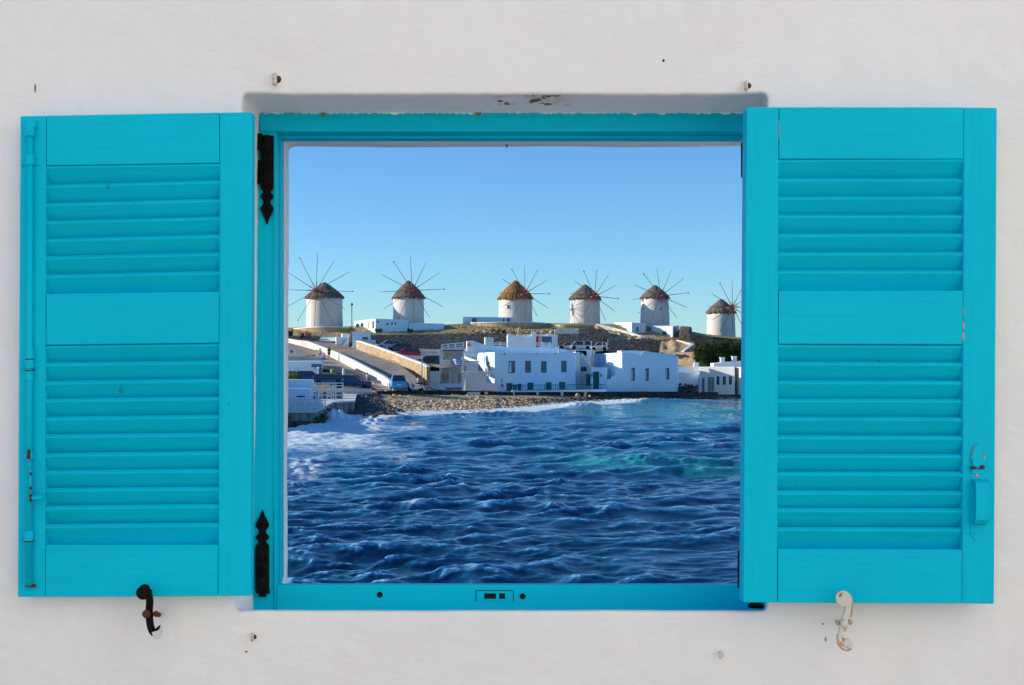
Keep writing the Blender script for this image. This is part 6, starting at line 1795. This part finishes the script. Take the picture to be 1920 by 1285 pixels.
# ================================================================== vehicles
def car(label, loc, rz, L=4.0, W=1.7, H=1.45, paint=None, kind='hatch', pitch=0.0, cat='car', name='parked_car', group='cars parked behind the houses'):
    """local axes: +x forward, z up, origin on the ground between the wheels"""
    t = thing(name, label, cat, loc, group, rz)
    t.rotation_euler = (0, pitch, rz)
    h0, hb = 0.18, H * (0.60 if kind != 'pickup' else 0.58)
    if kind == 'hatch':
        body = [(-L / 2, .32), (-L / 2, .62), (-L / 2 + .05, hb - .02), (-L * .22, hb + .03), (L * .20, hb), (L / 2 - .28, hb - .16), (L / 2 - .03, .60), (L / 2, .34), (L / 2 - .1, h0), (-L / 2 + .1, h0)]
        cabb = [(-L / 2 + .07, hb - .02), (-L * .40, H - .10), (-L * .30, H - .02), (-L * .05, H), (L * .08, H - .05), (L * .27, hb - .02)]
    elif kind == 'pickup':
        body = [(-L / 2, .45), (-L / 2, hb), (-L * .02, hb), (L * .20, hb), (L / 2 - .25, hb - .10), (L / 2 - .02, .75), (L / 2, .42), (L / 2 - .1, h0 + .1), (-L / 2 + .1, h0 + .1)]
        cabb = [(-L / 2 + .1, hb - .02), (-L / 2 + .25, H - .04), (L * .02, H), (L * .10, H - .05), (L * .25, hb - .02)]
    else:                                             # van
        body = [(-L / 2, .32), (-L / 2, H * .55), (L * .25, H * .55), (L / 2 - .15, H * .45), (L / 2, .4), (L / 2 - .1, h0), (-L / 2 + .1, h0)]
        cabb = [(-L / 2 + .02, H * .55 - .02), (-L / 2 + .08, H - .06), (L * .18, H), (L * .26, H - .1), (L * .42, H * .5)]
    def loftp(prof, w0, w1, zb):
        mb = MB(); n = len(prof)
        zt = max(p[1] for p in prof)
        vs = []
        for s in (-1, 1):
            for x, z in prof:
                k = (z - zb) / max(zt - zb, .01)
                w = w0 + (w1 - w0) * max(0, min(1, k))
                vs.append((x, s * w / 2, z))
        fs = [tuple(range(n)), tuple(reversed(range(n, 2 * n)))] + [(i, i + n, (i + 1) % n + n, (i + 1) % n) for i in range(n)]
        mb.add(vs, fs); return mb
    loftp(body, W, W * .97, h0).build('body', paint, t, local=True, bevel=0.07, seg=3, smooth=True)
    loftp(cabb, W * .94, W * .74, hb).build('cabin_glass', M['glass'], t, local=True, bevel=0.03)
    # roof skin and pillars
    zt = H
    xs = [p[0] for p in cabb if p[1] > H - .12]
    x0, x1 = min(xs), max(xs)
    MB().box(x0 + .02, x1, -W * .375, W * .375, H - .035, H + .012).build('roof', paint, t, local=True, bevel=0.015)
    for s in (-1, 1):
        ya, yb = s * W * .475, s * W * .375
        xm = (x0 + x1) / 2 - .1
        for pa, pb_, r_ in (((cabb[0][0] + .02, ya, cabb[0][1]), (x0 + .03, yb, H - .02), 0.055), ((cabb[-1][0], ya, cabb[-1][1]), (x1, yb, H - .02), 0.045), ((xm, ya, hb - .02), (xm, yb, H - .02), 0.04)):
            MB().tube(pa, pb_, r_, n=6).build('pillar', paint, t, local=True)
    for s in (-1, 1):
        for xw in (-L * .31, L * .32):
            ty = MB().lathe((xw, s * (W / 2 - .19) if s > 0 else s * (W / 2 - .19) , .31), [(.12, -.1), (.27, -.1), (.31, -.07), (.31, .07), (.27, .1), (.12, .1)], 20, 'y').build('wheel', M['tyre'], t, local=True, smooth=False)
            ty.location = (0, s * .10, 0)
            MB().lathe((xw, s * (W / 2 + .012), .31), [(.02, -s * .02), (.18, -s * .015), (.20, -s * .04)], 16, 'y').build('rim', M['rim'], ty, local=True).location = (0, -s * .10, 0)
        MB().box(L / 2 - .14, L / 2 - .02, s * W * .36 - .14, s * W * .36 + .12, .60, .74).build('headlight', M['lamp_clear'], t, local=True, bevel=.02)
        z0 = hb - .25 if kind == 'hatch' else .7
        MB().box(-L / 2 - .012, -L / 2 + .10, s * W * .44 - .07, s * W * .44 + .05, z0, z0 + .34).build('tail_light', M['lamp_red'], t, local=True, bevel=.02)
        MB().box(L * .20, L * .25, s * (W / 2 + .02), s * (W / 2 + .16), hb + .02, hb + .14).build('wing_mirror', paint, t, local=True, bevel=.02)
    MB().box(-L / 2 - .015, -L / 2 + .05, -.26, .26, .50, .62).build('number_plate', M['wood_white'], t, local=True)
    MB().box(-L / 2 - .05, -L / 2 + .12, -W * .46, W * .46, .25, .45).build('bumper', paint, t, local=True, bevel=.04)
    return t
azure = plain('azure_car_paint', (0.03, 0.38, 0.80), 0.25, .6); navy = plain('navy_car_paint', (0.012, 0.05, 0.17), 0.25, .6)
redp = plain('red_car_paint', (0.62, 0.012, 0.03), 0.25, .6); silv = plain('silver_car_paint', (0.45, 0.50, 0.54), 0.3, .6)
greyp = plain('dark_grey_car_paint', (0.07, 0.08, 0.09), 0.3, .6); black = plain('black_car_paint', (0.012, 0.014, 0.02), 0.25, .6); whitep = plain('white_car_paint', (0.72, 0.72, 0.72), 0.35, .5)
car('small bright blue hatchback seen from behind at the foot of the ramp', P(746, 729.5, 163), R(98), 3.6, 1.85, 1.78, azure, 'hatch', name='parked_car', group='cars on the quay')
car('navy blue pickup truck parked behind the white trellis, its front to the right', P(660, 728.5, 164), R(-5), 5.4, 1.85, 1.72, navy, 'pickup', group='cars on the quay')
car('navy van parked left of the navy pickup behind the white trellis', P(616, 722, 158), R(4), 3.7, 1.8, 1.35, navy, 'van', group='cars on the quay')
car('dark blue car low at the left between the hedge and the navy van', P(579, 714, 166), R(2), 3.6, 1.6, 1.25, plain('mid_blue_car_paint', (0.02, 0.08, 0.18), .3), 'hatch', group='cars on the quay')
car('red hatchback parked beside the tan retaining wall', P(763, 671.5, 191), R(186), 3.9, 1.7, 1.55, redp, 'hatch', pitch=R(-5))
car('dark grey car squeezed between the silver and the red car', P(748, 661, 196.5), R(188), 3.9, 1.7, 1.45, greyp, 'hatch', pitch=R(-4))
car('silver grey car at the top of the row behind the tan wall', P(728, 656, 199.5), R(190), 4.0, 1.7, 1.5, silv, 'hatch', pitch=R(-4))
car('black car under the white pergola', P(806, 685.5, 182), R(184), 4.3, 1.75, 1.5, black, 'hatch', pitch=R(-4))
car('white van behind the roofs between the long house and the windmill with pale hub', P(1089, 656, 202), R(178), 3.4, 1.7, 1.35, whitep, 'van')
car('small pale car left of the white van behind the roofs', P(1065, 655.5, 203), R(176), 3.2, 1.6, 1.1, silv, 'hatch')
car('white car with blue glass behind the roof right of the white van', P(1124, 658, 201), R(172), 2.6, 1.6, 1.35, whitep, 'hatch')

def scooter(label, loc, rz, paint, s=1.0, group='motor scooters'):
    t = thing('motor_scooter', label, 'scooter', loc, group, rz)
    for xw in (-.55 * s, .6 * s):
        w = MB().lathe((xw, 0, .25 * s), [(.1 * s, -.05), (.22 * s, -.06), (.25 * s, 0), (.22 * s, .06), (.1 * s, .05)], 16, 'y').build('wheel', M['tyre'], t, local=True)
    MB().prism([(-.75 * s, .35 * s), (-.7 * s, .72 * s), (-.1 * s, .75 * s), (.05 * s, .35 * s), (.35 * s, .32 * s), (.5 * s, .95 * s), (.6 * s, .92 * s), (.5 * s, .22 * s), (-.3 * s, .22 * s)], -.17, .17).build('body', paint, t, local=True, bevel=.04)
    MB().box(-.72 * s, -.05 * s, -.15, .15, .755 * s, .84 * s).build('seat', M['tyre'], t, local=True, bevel=.03)
    MB().tube((.6 * s, 0, .25 * s), (.48 * s, 0, 1.05 * s), .035).build('fork', M['pole'], t, local=True)
    MB().tube((.46 * s, -.33, 1.05 * s), (.46 * s, .33, 1.05 * s), .025).build('handlebar', M['pole'], t, local=True)
    MB().lathe((.6 * s, 0, .88 * s), [(.02, -.05), (.09, -.03), (.09, .04)], 12, 'x').build('headlight', M['lamp_clear'], t, local=True)
    return t
scooter('dark scooter parked at the very left end of the bend', P(545, 633.5, 210.2), R(80), M['tyre'], 1.3)
scooter('maroon scooter parked above the parapet, left of a pair', P(569, 636, 209), R(65), M['maroon'], 1.2)
scooter('dark maroon scooter, right one of the pair above the parapet', P(579, 637, 208.6), R(110), plain('dark_maroon_paint', (0.06, .02, .03)), 1.2)

# ================================================================== people
def person(label, foot, top_c, leg_c, pose='stand', rz=0.0, h=1.72, bag=None, skin_legs=False, seat=0.0, carry=None):
    t = thing('person', label, 'person', foot, None, rz)
    s = h / 1.72
    J = {'pel': (0, 0, .95), 'waist': (0, 0, 1.08), 'chest': (0, -.01, 1.30), 'neck': (0, 0, 1.47), 'head': (0, -.015, 1.60), 'crown': (0, -.005, 1.69)}
    if pose == 'walk':
        J.update(hl=(.09, 0, .92), kl=(.10, -.16, .52), al=(.10, -.22, .09), fl=(.10, -.36, .05), hr=(-.09, 0, .92), kr=(-.10, .06, .50), ar=(-.10, .30, .14), fr=(-.10, .20, .03),
                 sl=(.17, 0, 1.42), el=(.23, .14, 1.16), wl=(.23, .02, .93), sr=(-.17, 0, 1.42), er=(-.23, -.10, 1.17), wr=(-.22, -.28, 1.02))
    elif pose == 'sit':
        J.update(hl=(.09, 0, .92), kl=(.14, -.42, .86), al=(.14, -.36, .45), fl=(.14, -.52, .42), hr=(-.09, 0, .92), kr=(-.14, -.42, .86), ar=(-.14, -.36, .45), fr=(-.14, -.52, .42),
                 sl=(.18, 0, 1.42), el=(.26, -.16, 1.20), wl=(.26, -.42, 1.12), sr=(-.18, 0, 1.42), er=(-.26, -.16, 1.20), wr=(-.26, -.42, 1.12))
    else:
        J.update(hl=(.09, 0, .92), kl=(.11, -.02, .50), al=(.12, .03, .09), fl=(.13, -.13, .03), hr=(-.09, 0, .92), kr=(-.11, -.01, .50), ar=(-.12, .03, .09), fr=(-.13, -.12, .03),
                 sl=(.17, 0, 1.42), el=(.24, .03, 1.15), wl=(.22, -.14, .95), sr=(-.17, 0, 1.42), er=(-.24, .02, 1.15), wr=(-.20, -.20, 1.05))
    J.update(hdl=tuple(a + b for a, b in zip(J['wl'], (0, -.05, -.09))), hdr=tuple(a + b for a, b in zip(J['wr'], (0, -.05, -.09))))
    rad = dict(pel=.145, waist=.125, chest=.15, neck=.058, head=.098, crown=.07, hl=.095, kl=.062, al=.042, fl=.035, hr=.095, kr=.062, ar=.042, fr=.035, sl=.062, el=.042, wl=.030, sr=.062, er=.042, wr=.030, hdl=.028, hdr=.028)
    E = [('pel', 'waist'), ('waist', 'chest'), ('chest', 'neck'), ('neck', 'head'), ('head', 'crown'), ('pel', 'hl'), ('hl', 'kl'), ('kl', 'al'), ('al', 'fl'), ('pel', 'hr'), ('hr', 'kr'), ('kr', 'ar'), ('ar', 'fr'), ('chest', 'sl'), ('sl', 'el'), ('el', 'wl'), ('wl', 'hdl'), ('chest', 'sr'), ('sr', 'er'), ('er', 'wr'), ('wr', 'hdr')]
    names = list(J)
    me = bpy.data.meshes.new('body')
    off = -0.47 if pose == 'sit' else 0
    me.from_pydata([(J[k][0] * s, J[k][1] * s, (J[k][2] + off) * s + seat) for k in names], [(names.index(a), names.index(b)) for a, b in E], [])
    o = bpy.data.objects.new('body', me); COL.objects.link(o); o.parent = t
    sk = o.modifiers.new('skin', 'SKIN')
    for i, k in enumerate(names):
        me.skin_vertices[0].data[i].radius = (rad[k] * s, rad[k] * s * (.75 if k in ('pel', 'waist', 'chest') else 1))
    me.skin_vertices[0].data[0].use_root = True
    sb = o.modifiers.new('sub', 'SUBSURF'); sb.levels = 1; sb.render_levels = 1
    me.materials.append(M['skin'])
    def cloth(name, keys, pairs, m, grow):
        mb = MB()
        for a, b in pairs:
            pa = Vector(J[a]); pb_ = Vector(J[b])
            q = lambda p: Vector((p.x * s, p.y * s, (p.z + off) * s + seat))
            mb.tube(q(pa), q(pb_), rad[a] * s * grow, rad[b] * s * grow, 10)
        return mb.build(name, m, t, local=True, smooth=True)
    cloth('shirt', None, [('pel', 'waist'), ('waist', 'chest'), ('chest', 'neck'), ('chest', 'sl'), ('chest', 'sr'), ('sl', 'el'), ('sr', 'er')], top_c, 1.14)
    pr = [('pel', 'hl'), ('pel', 'hr'), ('hl', 'kl'), ('hr', 'kr')]
    if not skin_legs: pr += [('kl', 'al'), ('kr', 'ar')]
    cloth('trousers' if not skin_legs else 'shorts', None, pr, leg_c, 1.18)
    mb = MB(); hd = J['head']; mb.lathe((hd[0] * s, (hd[1] + .02) * s, (hd[2] + off + .0) * s + seat), [(.02, -.06), (.085, -.03), (.104, .02), (.098, .07), (.06, .118), (.01, .125)], 14)
    mb.build('hair', M['hair'], t, local=True, smooth=True)
    mb = MB(); z = (hd[2] + off - .01) * s + seat
    mb.obox((0, (hd[1] - .10) * s, z), (.022, .03, .035)); mb.build('nose', M['skin'], t, local=True)
    if bag:
        MB().box(-.42, -.18, -.10, .16, .62, 1.0).build('bag', bag, t, local=True, bevel=.05)
    return t
wsh = plain('white_cloth', (0.72, .72, .74), .9); bsh = plain('black_cloth', (.02, .02, .025), .9); psh = plain('pink_cloth', (.62, .08, .16), .9); lsh = plain('pale_blue_cloth', (.45, .58, .72), .9)
gsh = plain('grey_trousers', (.35, .33, .33), .9); nsh = plain('dark_blue_cloth', (.03, .05, .12), .9)
person('woman in white top and pale trousers walking up beside the ramp parapet', P(600, 674, 188.5), wsh, gsh, 'walk', R(200))
person('person in a black shirt and shorts walking right of the woman in white', P(617, 674, 187.5), bsh, bsh, 'walk', R(190), h=1.82, skin_legs=True)
person('small child in blue between the walking couple', P(608, 674, 188), lsh, nsh, 'walk', R(195), h=0.95)
person('person in pale blue and pink at the nose of the navy pickup', P(689, 722, 167), lsh, psh, 'stand', R(150), h=1.6, bag=M['maroon'])
scooter('pale motor scooter with its rider at the foot of the ramp', P(779, 734, 165.5), R(170), wsh, 1.25)
person('rider in pale shirt and black trousers astride the scooter at the ramp foot', P(784, 734, 165.2), lsh, bsh, 'sit', R(85), h=1.75, seat=0.68)
person('person in white sitting at the sea wall by the first green door', P(941, 733.5, 172.2), wsh, nsh, 'sit', R(10), h=1.5, seat=0.45)
# bicycle leaning right of the rider
bc = thing('bicycle', 'white bicycle leaning on the pergola post right of the rider', 'bicycle', P(797, 733.5, 168.5))
for a in (793.5, 801):
    c = P(a, 729, 168.5)
    mb = MB(); 
    for k in range(16):
        a0, a1 = 2 * math.pi * k / 16, 2 * math.pi * (k + 1) / 16
        mb.tube((c.x + .3 * math.cos(a0), c.y, c.z + .3 * math.sin(a0)), (c.x + .3 * math.cos(a1), c.y, c.z + .3 * math.sin(a1)), .025, n=5, caps=False)
    mb.build('wheel', M['wood_white'], bc)
MB().path([P(793.5, 729, 168.5), P(795, 723.5, 168.5), P(799.5, 723.5, 168.5), P(797, 729, 168.5), P(795, 723.5, 168.5)], .025, 5).build('bicycle_frame', M['wood_white'], bc)
MB().path([P(799.3, 722, 168.5), P(801, 729, 168.5)], .025, 5).build('fork', M['wood_white'], bc)
MB().bpx(794, 721.8, 796.5, 722.8, 168.4, .12).build('saddle', M['tyre'], bc)
# beach toys / kite and white post by the street
kt = thing('beach_umbrella', 'furled yellow and green beach umbrella standing behind the navy van', 'umbrella', P(624, 706, 167))
MB().tube(P(625, 707, 167), P(625, 692, 167), .03).build('pole', M['wood_white'], kt)
c = P(622.5, 697, 167); MB().lathe((c.x, c.y, c.z), [(.05, -.2), (.2, -.15), (.22, .1), (.08, .35)], 10).build('yellow_canvas', plain('yellow_canvas', (.65, .42, .03)), kt)
c = P(626.5, 699, 167); MB().lathe((c.x, c.y, c.z), [(.05, -.3), (.17, -.2), (.2, .05), (.05, .4)], 10).build('green_canvas', plain('green_canvas', (.03, .28, .14)), kt)
wp = thing('bollard', 'white round-topped post left of the person in pale blue', 'bollard', P(644, 704, 168))
c = P(644, 703, 168); MB().lathe((c.x, c.y, c.z), [(.15, 0), (.15, .75), (.1, .85), (.02, .9)], 12).build('post', M['white'], wp)
MB().lathe((c.x, c.y, c.z - .0), [(.17, -.25), (.17, -.002)], 12).build('brick_foot', M['rust'], wp)
wp = thing('lamp_post', 'short pale lamp post at the right corner of the low flat-roofed building', 'lamp post', P(597, 710, 168))
MB().tube(P(597, 712, 168), P(597, 692, 168), .07).build('pole', M['coping'], wp)
c = P(597, 692, 168); MB().lathe((c.x, c.y, c.z), [(.07, 0), (.17, .06), (.15, .22), (.04, .3)], 12).build('lamp_head', M['wood_white'], wp)
tagd = [o for o in bpy.data.objects if o.parent is None and o.type == 'MESH' and 'kind' not in o and 'label' not in o]
print('untagged', [o.name for o in tagd])
